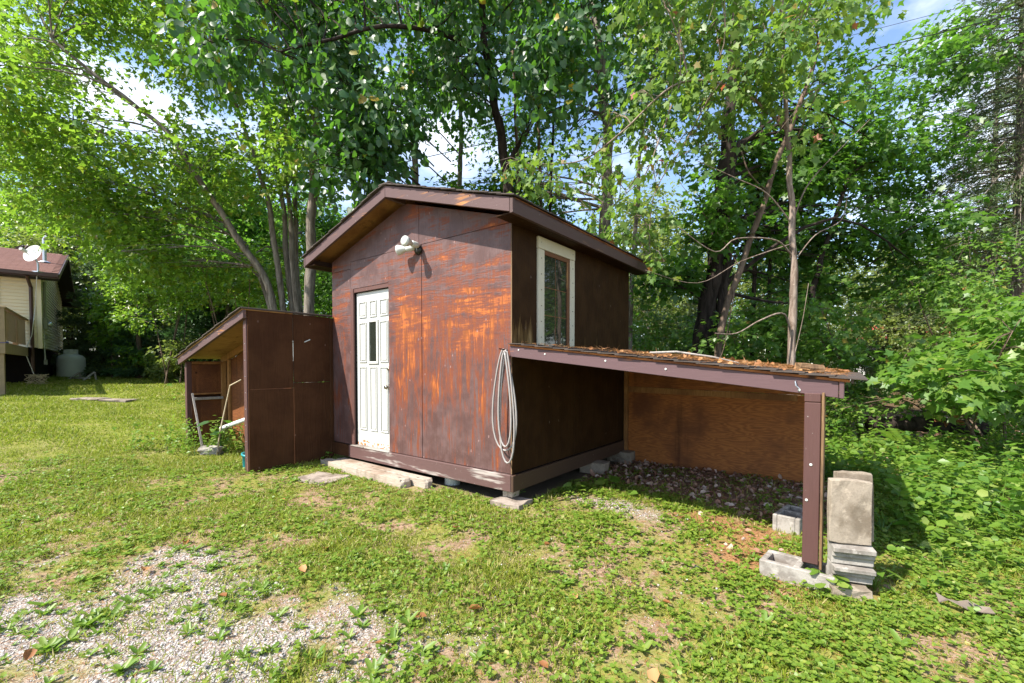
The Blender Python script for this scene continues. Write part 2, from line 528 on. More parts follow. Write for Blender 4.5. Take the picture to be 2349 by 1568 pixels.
# ================================================================== the setting: ground
SH = Vector((0, 4.35, 0)); SRZ = -math.atan2(.6084, .7937)
_c, _s = math.cos(SRZ), math.sin(SRZ)
def S(x, y, z=0.0):
    """shed frame (x along the front wall, y to the back) -> world"""
    return Vector((SH.x + _c * x - _s * y, SH.y + _s * x + _c * y, z))
def to_shed(X, Y):
    X = np.asarray(X) - SH.x; Y = np.asarray(Y) - SH.y
    return _c * X + _s * Y, -_s * X + _c * Y

def masks(x, y):
    """what covers the ground: gravel, leaf litter, bare needles (0..1 each)"""
    x = np.asarray(x, float); y = np.asarray(y, float)
    n = fbm(x, y, 1.3, 3); n2 = fbm(x, y, 3.1, 9, 3)
    # gravel drive: lower left of the yard, thinning to the right
    d = np.clip((3.35 + .3 * np.sin(x * 1.7) - y) / 1.2 - .05, 0, 1) * np.clip((-.25 - x) / 1.2, 0, 1)
    d = np.maximum(d, .75 * np.clip((2.5 - y) * 1.2, 0, 1) * np.clip((.45 - x) / 1.0, 0, 1))
    g = np.clip((n * .75 + n2 * .95 - .97 + d * .36) * 3.4, 0, 1) * np.clip(d * 4, 0, 1)
    # small gravel patch in front of the open lean-to
    sx, sy = to_shed(x, y)
    p = .86 * np.exp(-(((sx - .95) / .75) ** 2 + ((sy - .62) / .36) ** 2))
    g = np.maximum(g, np.clip((p + n2 * .4 - .62) * 3, 0, 1))
    # dead leaves under the open lean-to
    li = np.clip((sx + .3) * 4, 0, 1) * np.clip((2.75 - sx) * 3, 0, 1) * np.clip((sy - 1.0 - .45 * (n2 - .5) + .13 * (sx - 1.2)) * 3.5, 0, 1) * np.clip((2.9 - sy) * 5, 0, 1)
    # under the shed
    under = np.clip((-sx + .1) * 6, 0, 1) * np.clip((sx + 3.25) * 6, 0, 1) * np.clip((sy + .02) * 10, 0, 1) * np.clip((2.9 - sy) * 6, 0, 1)
    # needles around the post and in front of the lean-to
    q = np.exp(-(((sx - 2.2) / .75) ** 2 + ((sy + .0) / .55) ** 2)) + .9 * np.exp(-(((sx - 1.7) / .8) ** 2 + ((sy - .75) / .3) ** 2))
    ne = np.clip((q + n2 * .5 - .72) * 3, 0, 1)
    forest = np.clip((y - 6.5 - .35 * np.maximum(0, 4 - x)) / 1.2 + (n - .5) * 1.2, 0, 1) * np.clip((x + 9.5 - .0 * y) / 1.0, 0, 1)
    forest = np.maximum(forest, np.clip((y - 16.2 + .15 * (x + 13)) / 1.0, 0, 1))
    forest = np.maximum(forest, np.clip((x - 4.2 - .5 * (n - .5)) * 1.2, 0, 1) * np.clip((y - 3.3) * 1.0, 0, 1))
    return g, li, under, ne, forest

def axis(lo, hi, fine_lo, fine_hi, step, grow=1.13):
    a = list(np.arange(fine_lo, fine_hi + 1e-6, step))
    st = step; p = fine_hi
    while p < hi:
        st *= grow; p += st; a.append(p)
    st = step; p = fine_lo
    while p > lo:
        st *= grow; p -= st; a.insert(0, p)
    return np.array(a)

gx = axis(-190, 190, -5.5, 5.0, .06); gy = axis(-60, 260, 1.2, 8.2, .06)
GX, GY = np.meshgrid(gx, gy)
GZ = ground_z(GX, GY) + .035 * (fbm(GX, GY, .9, 2) - .5) * np.clip(GY / 3, .3, 1) + .016 * (fbm(GX, GY, 5.0, 8, 3) - .5)
nx, ny = len(gx), len(gy)
V = np.stack([GX, GY, GZ], -1).reshape(-1, 3)
idx = np.arange(nx * ny).reshape(ny, nx)
a, b, c, d = idx[:-1, :-1].ravel(), idx[:-1, 1:].ravel(), idx[1:, 1:].ravel(), idx[1:, :-1].ravel()
T = np.concatenate([np.stack([a, b, c], -1), np.stack([a, c, d], -1)])
g_, li_, un_, ne_, fo_ = masks(V[:, 0], V[:, 1])
t = NT('ground_soil')
at1 = t.n('Attribute', attribute_name='cover').outputs['Color']
at2 = t.n('Attribute', attribute_name='cover_b').outputs['Color']
r1 = t.n('SeparateColor', {0: at1}).outputs; r2 = t.n('SeparateColor', {0: at2}).outputs
co = t.obj()
n_a = t.noise(co, 2.2, 5, .6); n_b = t.noise(co, 34, 4, .7); n_c = t.noise(co, 160, 2, .7)
soil = t.mix(t.step(n_b, .35, .68), (.20, .125, .080), (.34, .235, .165))
soil = t.mix(t.step(t.noise(co, 11, 5, .65), .5, .66), soil, (.13, .15, .032))
turf = t.mix(t.step(n_b, .3, .7), (.11, .145, .016), (.22, .23, .040))
turf = t.mix(t.math('MULTIPLY', t.step(n_a, .45, .7), .5), turf, (.24, .19, .07))
near = t.mix(t.step(n_a, .42, .60), soil, turf)
far = t.step(t.xyz(co)[1], 4.5, 7.5)
base = t.mix(far, near, turf)
vor = t.n('TexVoronoi', {'Vector': co, 'Scale': 62.0})
vor2 = t.n('TexVoronoi', {'Vector': co, 'Scale': 120.0})
stone = t.mix(t.n('SeparateColor', {0: vor.outputs['Color']}).outputs[0], (.27, .245, .225), (.50, .465, .435))
stone = t.mix(t.step(vor.outputs['Distance'], .42, .60), stone, (.22, .17, .135))
stone = t.mix(t.math('MULTIPLY', t.step(n_a, .5, .62), .7), stone, (.26, .175, .105))
base = t.mix(r1[0], base, stone)
lit = t.mix(t.step(n_b, .4, .65), (.15, .085, .058), (.30, .19, .13))
base = t.mix(r1[1], base, lit)
base = t.mix(r1[2], base, (.11, .085, .06))
nee = t.mix(t.step(t.noise(t.map(co, (40, 160, 40), rot=(0, 0, .6)), 1, 3), .4, .65), (.20, .095, .040), (.36, .20, .10))
base = t.mix(r2[0], base, nee)
flo = t.mix(t.step(n_b, .4, .65), (.070, .045, .024), (.15, .095, .045))
base = t.mix(r2[1], base, flo)
hg = t.math('ADD', t.math('MULTIPLY', t.math('SUBTRACT', 1.0, vor.outputs['Distance']), t.math('MULTIPLY_ADD', r1[0], .9, .2)), t.math('MULTIPLY', n_c, .6))
m_ground = t.surf(base, .92, .15, t.bump(hg, .7, .012))
me = fast_mesh('ground', V, T, m_ground, True)
for nm, arr in (('cover', (g_, li_, un_)), ('cover_b', (ne_, fo_, fo_ * 0))):
    at_ = me.attributes.new(nm, 'FLOAT_COLOR', 'POINT')
    at_.data.foreach_set('color', np.stack([*arr, np.ones_like(g_)], -1).astype(np.float32).ravel())
tag(link('ground', me), 'grassy yard with worn gravel and bare soil in front of the brown shed', None, kind='structure')

# ================================================================== the shed
W, L = 3.19, 2.83
def zr(x): return 3.455 - .30 * abs(x + W / 2)
shed = thing('shed', 'brown plywood shed with flaking orange paint, white door and low gable roof', 'shed', SH, SRZ)
def panel_poly(name, pts, mat, parent, y0=0.0, th=.012, plane='y'):
    """flat sheet: pts are (u, z); plane y -> front wall, plane x -> side wall"""
    mb = MB()
    if plane == 'y':
        mb.prism([(u, y0, z) for u, z in pts], (0, -th, 0))
    else:
        mb.prism([(y0, u, z) for u, z in pts], (th, 0, 0))
    return mb.obj(name, mat, parent, bevel=.002)
g = .004
DX0, DX1, DZ0, DZ1 = -2.665, -1.914, .315, 2.352
zt = 2.775
und = lambda x: zr(x) - .145
panel_poly('plywood_panel', [(-W, .312), (-2.735, .312), (-2.735, 2.68), (-W, 2.68)], m_front, shed, 0)
panel_poly('plywood_panel', [(-W, 2.68 + g), (-2.735, 2.68 + g), (-2.735, 2.415), (DX1 - g, 2.415), (DX1 - g, zt), (-W, zt - .001)][:0] or
           [(-2.735 + g, 2.41), (DX1 - g, 2.41), (DX1 - g, zt), (-2.735 + g, zt)], m_front, shed, -.001)
panel_poly('plywood_panel', [(DX1, .312), (-1.305, .312), (-1.305, zt), (DX1, zt)], m_front, shed, -.002, .014)
panel_poly('plywood_panel', [(-1.305 + g, .312), (0, .312), (0, zt), (-1.305 + g, zt)], m_front, shed, 0)
panel_poly('gable_panel', [(-W, 2.68 + g), (-2.735, 2.68 + g), (-2.735, zt + g), (-1.35, zt + g), (-1.35, und(-1.35)), (-W / 2, und(-W / 2)), (-W, und(-W))], m_front, shed, 0)
panel_poly('gable_panel', [(-1.35 + g, zt + g), (0, zt + g), (0, und(0)), (-1.35 + g, und(-1.35))], m_front, shed, 0)
# framing behind the sheets, with the doorway open
mb = MB()
mb.box((-W, .002, .30), (DX0, .09, 2.7)); mb.box((DX1, .002, .30), (0, .09, 2.7)); mb.box((DX0, .002, DZ1), (DX1, .09, 2.7))
mb.prism([(-W, .002, 2.701), (0, .002, 2.701), (0, .002, und(0)), (-W / 2, .002, und(-W / 2)), (-W, .002, und(-W))], (0, .088, 0))
mb.obj('wall_framing', m_dark, shed)
# right side wall, three sheets
ys = [(0, 1.22), (1.224, 2.44), (2.444, L)]
for y0, y1 in ys:
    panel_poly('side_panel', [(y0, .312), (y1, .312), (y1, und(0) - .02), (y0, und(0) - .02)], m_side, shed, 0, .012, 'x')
box('corner_edge', (-.004, -.014, .312), (.010, -.0125, und(0) - .02), m_oldedge, shed, 0)
mb = MB(); mb.box((-.09, .092, .30), (-.002, L, und(0) - .02)); mb.box((-W, .092, .30), (-W + .09, L, und(0) - .02))
mb.obj('wall_framing', m_dark, shed)
panel_poly('side_panel', [(0.0, .312), (L, .312), (L, und(0) - .02), (0.0, und(0) - .02)], m_panel, shed, -W - .012, .0115, 'x')
mb = MB(); mb.prism([(-W, L, .312), (0, L, .312), (0, L, und(0)), (-W / 2, L, und(-W / 2)), (-W, L, und(-W))], (0, .012, 0))
mb.obj('back_panel', m_panel, shed)
mb = MB(); mb.box((-W + .02, .02, .19), (-.02, L - .02, .30)); mb.obj('floor_platform', m_dark, shed)
# skirts
box('skirt_board', (-W, -.036, .140), (-2.775, 0, .304), m_panel, shed)
box('skirt_board', (-2.770, -.042, .142), (.012, 0, .306), m_skirt, shed)
box('skirt_board', (.0125, -.040, .142), (.045, 1.42, .304), m_skirt_y, shed)
box('skirt_board', (.0125, 1.425, .140), (.043, L, .302), m_skirt_y, shed)
# door
door = box('door', (DX0, .030, DZ0), (DX1, .072, DZ1), m_door, shed, .003)
dw, dh = DX1 - DX0, DZ1 - DZ0
def door_panel(fx0, fx1, fz0, fz1):
    x0, x1 = DX0 + fx0 * dw, DX0 + fx1 * dw; z1, z0 = DZ1 - fz0 * dh, DZ1 - fz1 * dh
    mb = MB(); w = .015; y0, y1 = .017, .0305
    mb.box((x0, y0, z0), (x0 + w, y1, z1)); mb.box((x1 - w, y0, z0), (x1, y1, z1))
    mb.box((x0 + w, y0, z1 - w), (x1 - w, y1, z1)); mb.box((x0 + w, y0, z0), (x1 - w, y1, z0 + w))
    i = .030
    mb.box((x0 + i, y0 + .003, z0 + i), (x1 - i, y1, z1 - i))
    mb.obj('door_panel', m_door, door, bevel=.0035)
for fx in ((.09, .305), (.40, .60), (.69, .91)):
    door_panel(*fx, .060, .165)
    if fx[0] != .40: door_panel(*fx, .195, .455)
    door_panel(*fx, .482, .895)
x0, x1 = DX0 + .355 * dw, DX0 + .645 * dw; z1, z0 = DZ1 - .182 * dh, DZ1 - .465 * dh
mb = MB(); w = .034
mb.box((x0, .012, z0), (x0 + w, .0305, z1)); mb.box((x1 - w, .012, z0), (x1, .0305, z1))
mb.box((x0 + w, .012, z1 - w), (x1 - w, .0305, z1)); mb.box((x0 + w, .012, z0), (x1 - w, .0305, z0 + w))
mb.obj('window_frame', m_door, door, bevel=.005)
box('window_pane', (x0 + w, .024, z0 + w), (x1 - w, .0300, z1 - w), m_glass, door, 0)
Mk = Matrix.Translation((DX1 - .055, .03, 1.115)) @ Matrix.Rotation(R(90), 4, 'X')
MB().lathe([(.030, 0), (.032, .006), (.013, .012), (.012, .030), (.026, .040), (.030, .055), (.022, .068), (.004, .071)], 16, Mk).obj('door_knob', m_nickel, door, True)
Mk = Matrix.Translation((DX1 - .055, .03, 1.345)) @ Matrix.Rotation(R(90), 4, 'X')
MB().lathe([(.027, 0), (.028, .008), (.018, .014), (.016, .024), (.002, .025)], 16, Mk).obj('deadbolt', m_nickel, door, True)
mb = MB()
for k in range(26):
    fx = random.random(); z = DZ0 + .004 + (random.random() ** 2) * .05
    mb.box((DX0 + fx * dw * .93, .0285, z), (DX0 + fx * dw * .93 + random.uniform(.01, .05), .0298, z + random.uniform(.006, .03)))
rs = mb.obj('rust_stain', m_rust, door); rs['kind'] = 'stuff'
df = box('door_frame', (-2.735, -.018, .312), (DX0 - .002, .075, DZ1 + .058), m_dtrim, shed)
box('door_frame', (DX0, -.010, DZ1 + .004), (DX1 - .002, .075, DZ1 + .056), m_dtrim, shed)
box('door_sill', (-2.72, -.05, .300), (DX1 + .02, .075, .3135), m_grey, shed)
# side window
wy0, wy1, wz0, wz1 = .405, 1.165, 1.60, 2.735
win = thing('window', None, None); win.parent = shed
x = .0125
box('window_trim', (x, wy0, wz0), (x + .028, wy0 + .105, wz1 - .125), m_trim, win)
box('window_trim', (x, wy1 - .105, wz0), (x + .028, wy1, wz1 - .125), m_trim, win)
box('window_trim', (x, wy0 - .004, wz1 - .122), (x + .031, wy1 + .004, wz1), m_trim, win)
a0, a1, b0, b1 = wy0 + .108, wy1 - .108, wz0, wz1 - .125
box('window_sash', (x, a0, b0), (x + .018, a0 + .018, b1), m_trim, win, .001)
box('window_sash', (x, a1 - .055, b0), (x + .022, a1, b1), m_sash, win, .002)
box('window_sash', (x, a0 + .018, b1 - .045), (x + .020, a1 - .055, b1), m_sash, win, .002)
box('window_pane', (x, a0 + .018, b0), (x + .009, a1 - .055, b1 - .045), m_glass, win, 0)
ym = (a0 + a1 - .04) / 2
box('muntin', (x + .009, ym - .004, b0), (x + .0105, ym + .004, b1 - .045), m_sash, win, 0)
for zz in (1.92, 2.22):
    box('muntin', (x + .009, a0 + .018, zz), (x + .0108, a1 - .055, zz + .008), m_sash, win, 0)
mb = MB()
for zz in np.linspace(wz0 + .08, wz1 - .06, 7):
    for yy in (wy0 + .05, wy1 - .05):
        mb.box((x + .026, yy - .004, zz), (x + .0325, yy + .004, zz + .008))
mb.obj('nail', m_dark, win)['kind'] = 'stuff'
# roof
OF, OE = .26, .235
ap = -W / 2
def roof_strip(x0, x1, y0, y1, zoff0, zoff1):
    mb = MB()
    mb.prism([(x0, y0, zr(x0) - zoff0), (x1, y0, zr(x1) - zoff0), (x1, y0, zr(x1) - zoff1), (x0, y0, zr(x0) - zoff1)], (0, y1 - y0, 0))
    return mb
for sx in (1, -1):
    xe = ap + sx * (W / 2 + OE)
    roof_strip(ap, xe, -OF, L + OF, .045, .020).obj('roof_deck', m_raw if sx > 0 else m_stud, shed)
    roof_strip(ap + sx * .002, xe - sx * .040, -OF - .034, -OF - .001, .155, .026).obj('fascia_board', m_fascia, shed, bevel=.003)
    roof_strip(ap + sx * .002, xe - sx * .040, L + OF + .001, L + OF + .03, .150, .026).obj('fascia_board', m_fascia, shed, bevel=.003)
    mb = MB(); mb.box((min(xe, xe - sx * .036), -OF - .036, zr(xe) - .160), (max(xe, xe - sx * .036), L + OF + .03, zr(xe) - .024))
    mb.obj('fascia_board', m_fascia_y, shed, bevel=.003)
    # soffit
    mb = MB()
    xw = 0.013 if sx > 0 else -W - .013
    mb.prism([(xw, -OF + .0, zr(xe) - .148), (xe - sx * .037, -OF, zr(xe) - .148), (xe - sx * .037, -OF, zr(xe) - .136), (xw, -OF, zr(xe) - .136)], (0, L + 2 * OF, 0))
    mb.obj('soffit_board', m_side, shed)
    # shingle courses with uneven edges
    mb = MB(); n = 13; run = (W / 2 + OE + .02) / n
    for i in range(n):
        xa = ap + sx * (i * run - (.0 if i == 0 else .05)); xb = ap + sx * (i + 1) * run
        y = -OF - .065 + random.uniform(-.008, .008)
        while y < L + OF + .06:
            y2 = min(y + .31, L + OF + .06 + random.uniform(-.01, .01))
            lift = .004 + random.uniform(0, .004); dx = sx * random.uniform(-.006, .01)
            mb.prism([(xa, y + .003, zr(xa) - .019), (xb + dx, y + .003, zr(xb) - .016 + lift), (xb + dx, y + .003, zr(xb) - .004 + lift), (xa, y + .003, zr(xa) - .010)], (0, y2 - y - .006, 0))
            y = y2
    o = mb.obj('roof_shingles', m_shingle, shed); o['kind'] = 'stuff'
# ridge beam end sticking out under the apex, eave returns at the corners
box('ridge_beam', (ap - .022, -OF + .0, zr(ap) - .165), (ap + .022, -.014, zr(ap) - .047), m_fascia_y, shed, .002)
box('ridge_cap', (ap - .10, -OF - .06, zr(ap) - .030), (ap + .10, L + OF + .06, zr(ap) - .001), m_shingle, shed, .012)
mb = MB()
for sx in (1, -1):
    for q in np.linspace(.15, 1.6, 6):
        xx = ap + sx * q
        mb.lathe([(.0, 0), (.006, .001), (.004, .003), (0, .0035)], 6, Matrix.Translation((xx, -OF - .034, zr(xx) - .05)) @ Matrix.Rotation(R(90), 4, 'X'))
mb.obj('nail', m_dark, shed)['kind'] = 'stuff'

# supports under the shed
def rough_block(name, dims, mat, parent=None, loc=None, rot=None, amp=.006, seed=0, cuts=3):
    """a block with slightly chipped, uneven faces"""
    r = random.Random(seed); sx, sy, sz = dims
    mb = MB(); n = cuts
    def P(i, j, k):
        q = [(i / n - .5) * sx, (j / n - .5) * sy, k / n * sz]
        e = sum(1 for w_ in (i, j, k) if w_ in (0, n))
        if e >= 2:
            f = 1 - (.02 + r.random() * .02) * (1.4 if e == 3 else 1)
            q[0] *= f; q[1] *= f; q[2] = sz / 2 + (q[2] - sz / 2) * f
        return tuple(c_ + r.uniform(-amp, amp) for c_ in q)
    ids = {}
    for i in range(n + 1):
        for j in range(n + 1):
            for k in range(n + 1):
                if i in (0, n) or j in (0, n) or k in (0, n):
                    ids[(i, j, k)] = len(mb.v); mb.v.append(P(i, j, k))
    for u in range(n):
        for v in range(n):
            mb.f += [(ids[(u, v, 0)], ids[(u, v + 1, 0)], ids[(u + 1, v + 1, 0)], ids[(u + 1, v, 0)]),
                     (ids[(u, v, n)], ids[(u + 1, v, n)], ids[(u + 1, v + 1, n)], ids[(u, v + 1, n)]),
                     (ids[(u, 0, v)], ids[(u + 1, 0, v)], ids[(u + 1, 0, v + 1)], ids[(u, 0, v + 1)]),
                     (ids[(u, n, v)], ids[(u, n, v + 1)], ids[(u + 1, n, v + 1)], ids[(u + 1, n, v)]),
                     (ids[(0, u, v)], ids[(0, u, v + 1)], ids[(0, u + 1, v + 1)], ids[(0, u + 1, v)]),
                     (ids[(n, u, v)], ids[(n, u + 1, v)], ids[(n, u + 1, v + 1)], ids[(n, u, v + 1)])]
    return mb.obj(name, mat, parent, bevel=.003, loc=loc, rot=rot)

def put(o, x, y, z=None, rz=0.0, rx=0.0, ry=0.0):
    p = S(x, y); o.location = (p.x, p.y, gz(p.x, p.y) if z is None else z); o.rotation_euler = (rx, ry, SRZ + rz)
    return o

o = rough_block('concrete_pad', (.34, .28, .075), m_paver, seed=1, amp=.008); put(o, -.02, .02, -.025, .1)
tag(o, 'low concrete pad under the front right corner of the shed', 'pad')
o = rough_block('support_block', (.13, .13, .11), m_timber, seed=2, cuts=2); put(o, -.09, .10, .055)
tag(o, 'short wood stub between corner of shed and concrete pad', 'wood block')
o = rough_block('support_block', (.34, .22, .16), m_slab, seed=3, cuts=2); put(o, .03, 1.72, -.01, .15)
tag(o, 'single grey concrete block under the middle of the shed side', 'block')
o = rough_block('support_block', (.36, .24, .17), m_slab, seed=4, cuts=2); put(o, .02, 2.58, -.01, .05)
tag(o, 'concrete block under the shed at the dark back corner of the open lean-to', 'block')
o = MB().lathe([(.085, 0), (.09, .02), (.088, .085), (.098, .090), (.098, .115), (.085, .118)], 18).obj('paint_pail', m_white, smooth=False)
put(o, -1.02, .19, 0.0); tag(o, 'dirty white round pail under the front edge of the shed', 'pail')
# step timbers and paver
o = rough_block('step_timber', (1.78, .145, .13), m_timber, seed=5, amp=.003, cuts=4); put(o, -2.17, -.245, -.015, -.02)
tag(o, 'outer one of two bleached square timbers forming the door step', 'timber')
o = rough_block('step_timber', (1.86, .12, .128), m_timber, seed=6, amp=.003, cuts=4); put(o, -1.99, -.105, -.008, -.01)
tag(o, 'inner step timber against the shed skirt, its dark end showing further right', 'timber')
o = rough_block('paver', (.52, .40, .04), m_paver, seed=7, amp=.006, cuts=6); put(o, -2.36, -.66, None, .25)
o.location.z -= .022
tag(o, 'worn flat square paver in the grass before the door step', 'paver')

# floodlight
fl = thing('flood_light', 'outdoor twin flood light with white bulbs on the gable of the shed', 'light', S(-1.345, -.014, 2.72), SRZ)
MB().lathe([(.060, 0), (.062, .012), (.050, .030), (.030, .045), (.0, .047)], 18, Matrix.Rotation(R(90), 4, 'X')).obj('mounting_plate', m_black, fl, True)
def lamp(d, off, lens):
    d = Vector(d).normalized()
    M = Matrix.Translation(off) @ d.to_track_quat('Z', 'Y').to_matrix().to_4x4()
    MB().lathe([(.020, -.02), (.033, 0), (.035, .02), (.035, .085), (.030, .09)], 16, M).obj('lamp_socket', m_white, fl, True)
    b_ = MB().lathe([(.026, .088), (.030, .10), (.050, .150), (.060, .185), (.058, .20), (.035, .212), (.002, .216)], 20, M).obj('bulb', m_white, fl, True)
    if lens:
        MB().lathe([(.050, .2035), (.045, .2105), (.03, .2145), (.002, .2185)], 20, M).obj('lens', m_lens, b_, True)
    MB().tube([Vector(off) - d * .02, Vector(off) + Vector((0, .05, -.01))], .014, 8).obj('swivel', m_black, fl)
lamp((-.93, -.42, -.10), (-.03, -.055, .02), False)
lamp((.10, -.97, .02), (.035, -.055, .035), True)

# hose
pts = []
loops = [(.200, .555, 0.0, 0), (.120, .44, .045, 1), (.105, .60, .03, 2)]
for W_, zb, ox, k in loops:
    for i in range(28):
        th = 2 * math.pi * i / 28
        z = (1.545 - .012 * k + zb) / 2 + (1.545 - .012 * k - zb) / 2 * math.cos(th)
        f = (1 - math.cos(th)) / 2
        wd = W_ * math.sin(th) * (.36 + .64 * f)
        pts.append(S(-.055 + ox + f * .03 - wd, -.062 - .016 * k - .02 * math.sin(th * .5), z))
hose = MB().tube(pts, .0095, 7).obj('garden_hose', m_hose, None, True)
tag(hose, 'grey garden hose hung in long loops at the corner of the shed', 'hose')
n_ = MB().tube([S(-.05, -.012, 1.535), S(-.05, -.135, 1.545)], .006, 6).obj('hose_hook', m_dark, hose)
n_.parent = hose

# ================================================================== open lean-to on the right
lt = thing('open_lean_to', 'low open lean-to roof with one front post, joined to the right side of the shed', 'lean-to', SH, SRZ)
zl = lambda x: 1.605 - .113 * x
def slope_strip(f, x0, x1, y0, y1, o0, o1):
    return MB().prism([(x0, y0, f(x0) - o0), (x1, y0, f(x1) - o0), (x1, y0, f(x1) - o1), (x0, y0, f(x0) - o1)], (0, y1 - y0, 0))
slope_strip(zl, .012, 2.585, -.052, -.014, .132, .030).obj('front_beam', m_beam, lt, bevel=.003)
slope_strip(zl, 2.588, 2.612, -.060, .30, .132, .030).obj('end_board', m_beam, lt, bevel=.002)
slope_strip(zl, .014, 2.64, -.06, 2.78, .028, .012).obj('roof_deck', m_raw, lt)
slope_strip(zl, .05, 2.60, 2.62, 2.66, .12, .03).obj('rear_beam', m_stud, lt)
for yy in (.85, 1.75):
    slope_strip(zl, .05, 2.60, yy, yy + .04, .11, .03).obj('rafter', m_stud, lt)
mb = MB(); n = 17; run = 2.68 / n
for i in range(n):
    y = -.085 + random.uniform(-.006, .006)
    xa, xb = i * run + .014, (i + 1) * run + .045
    while y < 2.8:
        y2 = min(y + .32, 2.80); l_ = random.uniform(0, .006)
        mb.prism([(xa, y, zl(xa) - .011), (xb, y, zl(xb) - .004 + l_), (xb, y, zl(xb) + .004 + l_), (xa, y, zl(xa) - .003)], (0, y2 - y - .005, 0))
        y = y2
mb.obj('roof_shingles', m_shingle, lt)['kind'] = 'stuff'
box('drip_edge', (2.645, -.06, zl(2.64) - .035), (2.66, 2.78, zl(2.64) - .008), m_edge, lt, .002)
# back wall of the lean-to
by = 2.675
MB().prism([(.085, by, -.03), (2.41, by, -.03), (2.41, by, zl(2.41) - .14), (.085, by, 1.02)][:3] + [(2.41, by, 1.075), (.085, by, 1.075)][0:2] if False else
           [(.085, by, -.03), (2.41, by, -.03), (2.41, by, 1.03), (.085, by, 1.075)], (0, .014, 0)).obj('back_panel', m_raw, lt, bevel=.002)
MB().prism([(.085, by + .002, 1.083), (2.41, by + .002, 1.038), (2.41, by + .002, zl(2.41) - .03), (.085, by + .002, zl(.085) - .03)], (0, .014, 0)).obj('back_panel', m_raw, lt, bevel=.002)
MB().prism([(.10, by - .022, 1.005), (2.15, by - .022, .965), (2.15, by - .022, 1.040), (.10, by - .022, 1.083)], (0, .021, 0)).obj('ledger_strip', m_stud, lt, bevel=.003)
box('stud', (.03, by - .05, .02), (.083, by + .014, 1.55), m_stud, lt)
box('stud', (2.36, by - .045, -.02), (2.41, by - .001, 1.2), m_stud, lt)
box('post', (2.410, -.062, .112), (2.498, -.022, 1.147), m_post, lt)
box('post_cap', (2.409, -.063, 1.150), (2.497, -.022, 1.206), m_post, lt)
box('post_strip', (2.502, -.066, .088), (2.516, .10, 1.212), m_oldedge, lt, .002)
mb = MB()
for (xx, zz) in ((.12, zl(.12) - .06), (.42, zl(.42) - .07), (1.02, zl(1) - .07), (1.52, zl(1.5) - .08), (2.38, zl(2.4) - .11), (2.43, .52), (2.40 + .05, .75)):
    yy = -.052 if zz > 1.1 else -.062
    mb.lathe([(.0, 0), (.009, .001), (.008, .004), (0, .006)], 8, Matrix.Translation((xx, yy, zz)) @ Matrix.Rotation(R(90), 4, 'X'))
mb.obj('screw_head', m_white, lt)['kind'] = 'stuff'
MB().tube([(2.36, -.052, zl(2.36) - .055), (2.36, -.085, zl(2.36) - .06), (2.365, -.09, zl(2.36) - .085), (2.385, -.09, zl(2.36) - .105)], .004, 6).obj('hook', m_metal, lt)

# things on the lean-to roof
o = rough_block('wood_chunk', (.17, .09, .060), m_oldedge, seed=11, cuts=2); p = S(2.40, .42); o.location = (p.x, p.y, zl(2.40) + .003); o.rotation_euler = (0, R(6), SRZ + .5)
tag(o, 'chunk of sawn timber lying at the outer end of the lean-to roof', 'wood block')
o = MB().tube([S(1.05, .9, zl(1.05) + .025), S(1.35, .75, zl(1.35) + .06), S(1.7, .62, zl(1.7) + .045), S(1.95, .35, zl(1.95) + .02)], [.012, .010, .008, .004], 6).obj('fallen_branch', m_grey)
tag(o, 'thin bare branch lying across the needles on the lean-to roof', 'branch')

# blocks beside the post
def hollow_block(seed, l=.39, w_=.20, h=.15):
    """concrete masonry block lying with its two cells open to the sky"""
    mb = MB(); t_ = .035
    xs = [-l / 2, -l / 2 + t_, -t_ / 2, t_ / 2, l / 2 - t_, l / 2]; ys_ = [-w_ / 2, -w_ / 2 + t_, w_ / 2 - t_, w_ / 2]
    mb.box((xs[0], ys_[0], 0), (xs[5], ys_[1], h)); mb.box((xs[0], ys_[2], 0), (xs[5], ys_[3], h))
    for i in (0, 2, 4): mb.box((xs[i] + (.0008 if i == 0 else 0), ys_[1], 0.001), (xs[i + 1] - (.0008 if i == 4 else 0), ys_[2], h - .001))
    return mb.obj('hollow_block', m_conc, None, bevel=.006)
o = hollow_block(1); put(o, 2.40, -.075, -.012, -.12, 0, R(-1)); o.scale = (1.05, 1.15, .80)
tag(o, 'pale hollow concrete block lying under the front lean-to post', 'block')
o = hollow_block(2); put(o, 2.27, .98, -.01, 1.4)
tag(o, 'smaller looking hollow concrete block in the shade behind the lean-to post', 'block')
def ribbed(seed):
    """retaining wall block: flat back, front with stepped ribs"""
    mb = MB(); wd = .212
    prof = [(.0, 0), (-.080, 0), (-.080, .040), (-.098, .042), (-.098, .068), (-.120, .070), (-.120, .098), (-.02, .108), (.0, .108)]
    mb.prism([(-wd / 2, y, z) for y, z in prof], (wd, 0, 0))
    return mb.mesh('ribbed_block', m_conc)
rb = ribbed(1); zc = .075
faces = -.38
o = rough_block('base_slab', (.205, .15, .10), m_slab, seed=14, cuts=3); put(o, 2.648, -.15, -.025, faces + .37 - .37)
o.rotation_euler.z = R(-18)
tag(o, 'bottom concrete slab, half in the ground, of the stack beside the post', 'slab')
for k, (dz, lab) in enumerate(((0.0, 'lowest ribbed edging block of the stack right of the post'), (.095, 'upper ribbed edging block right under the upright slab'))):
    o = link('edging_block', rb, None, None, None, .005)
    p = S(2.640 + .006 * k, -.06 - .008 * k); o.location = (p.x, p.y, .082 + dz + .013 * k); o.rotation_euler = (0, R(1.5 - 2 * k), R(-17 - 3 * k))
    tag(o, lab, 'block', 'ribbed edging blocks stacked beside the post')
    if k == 1: o.scale = (1.0, 1, 1.15)
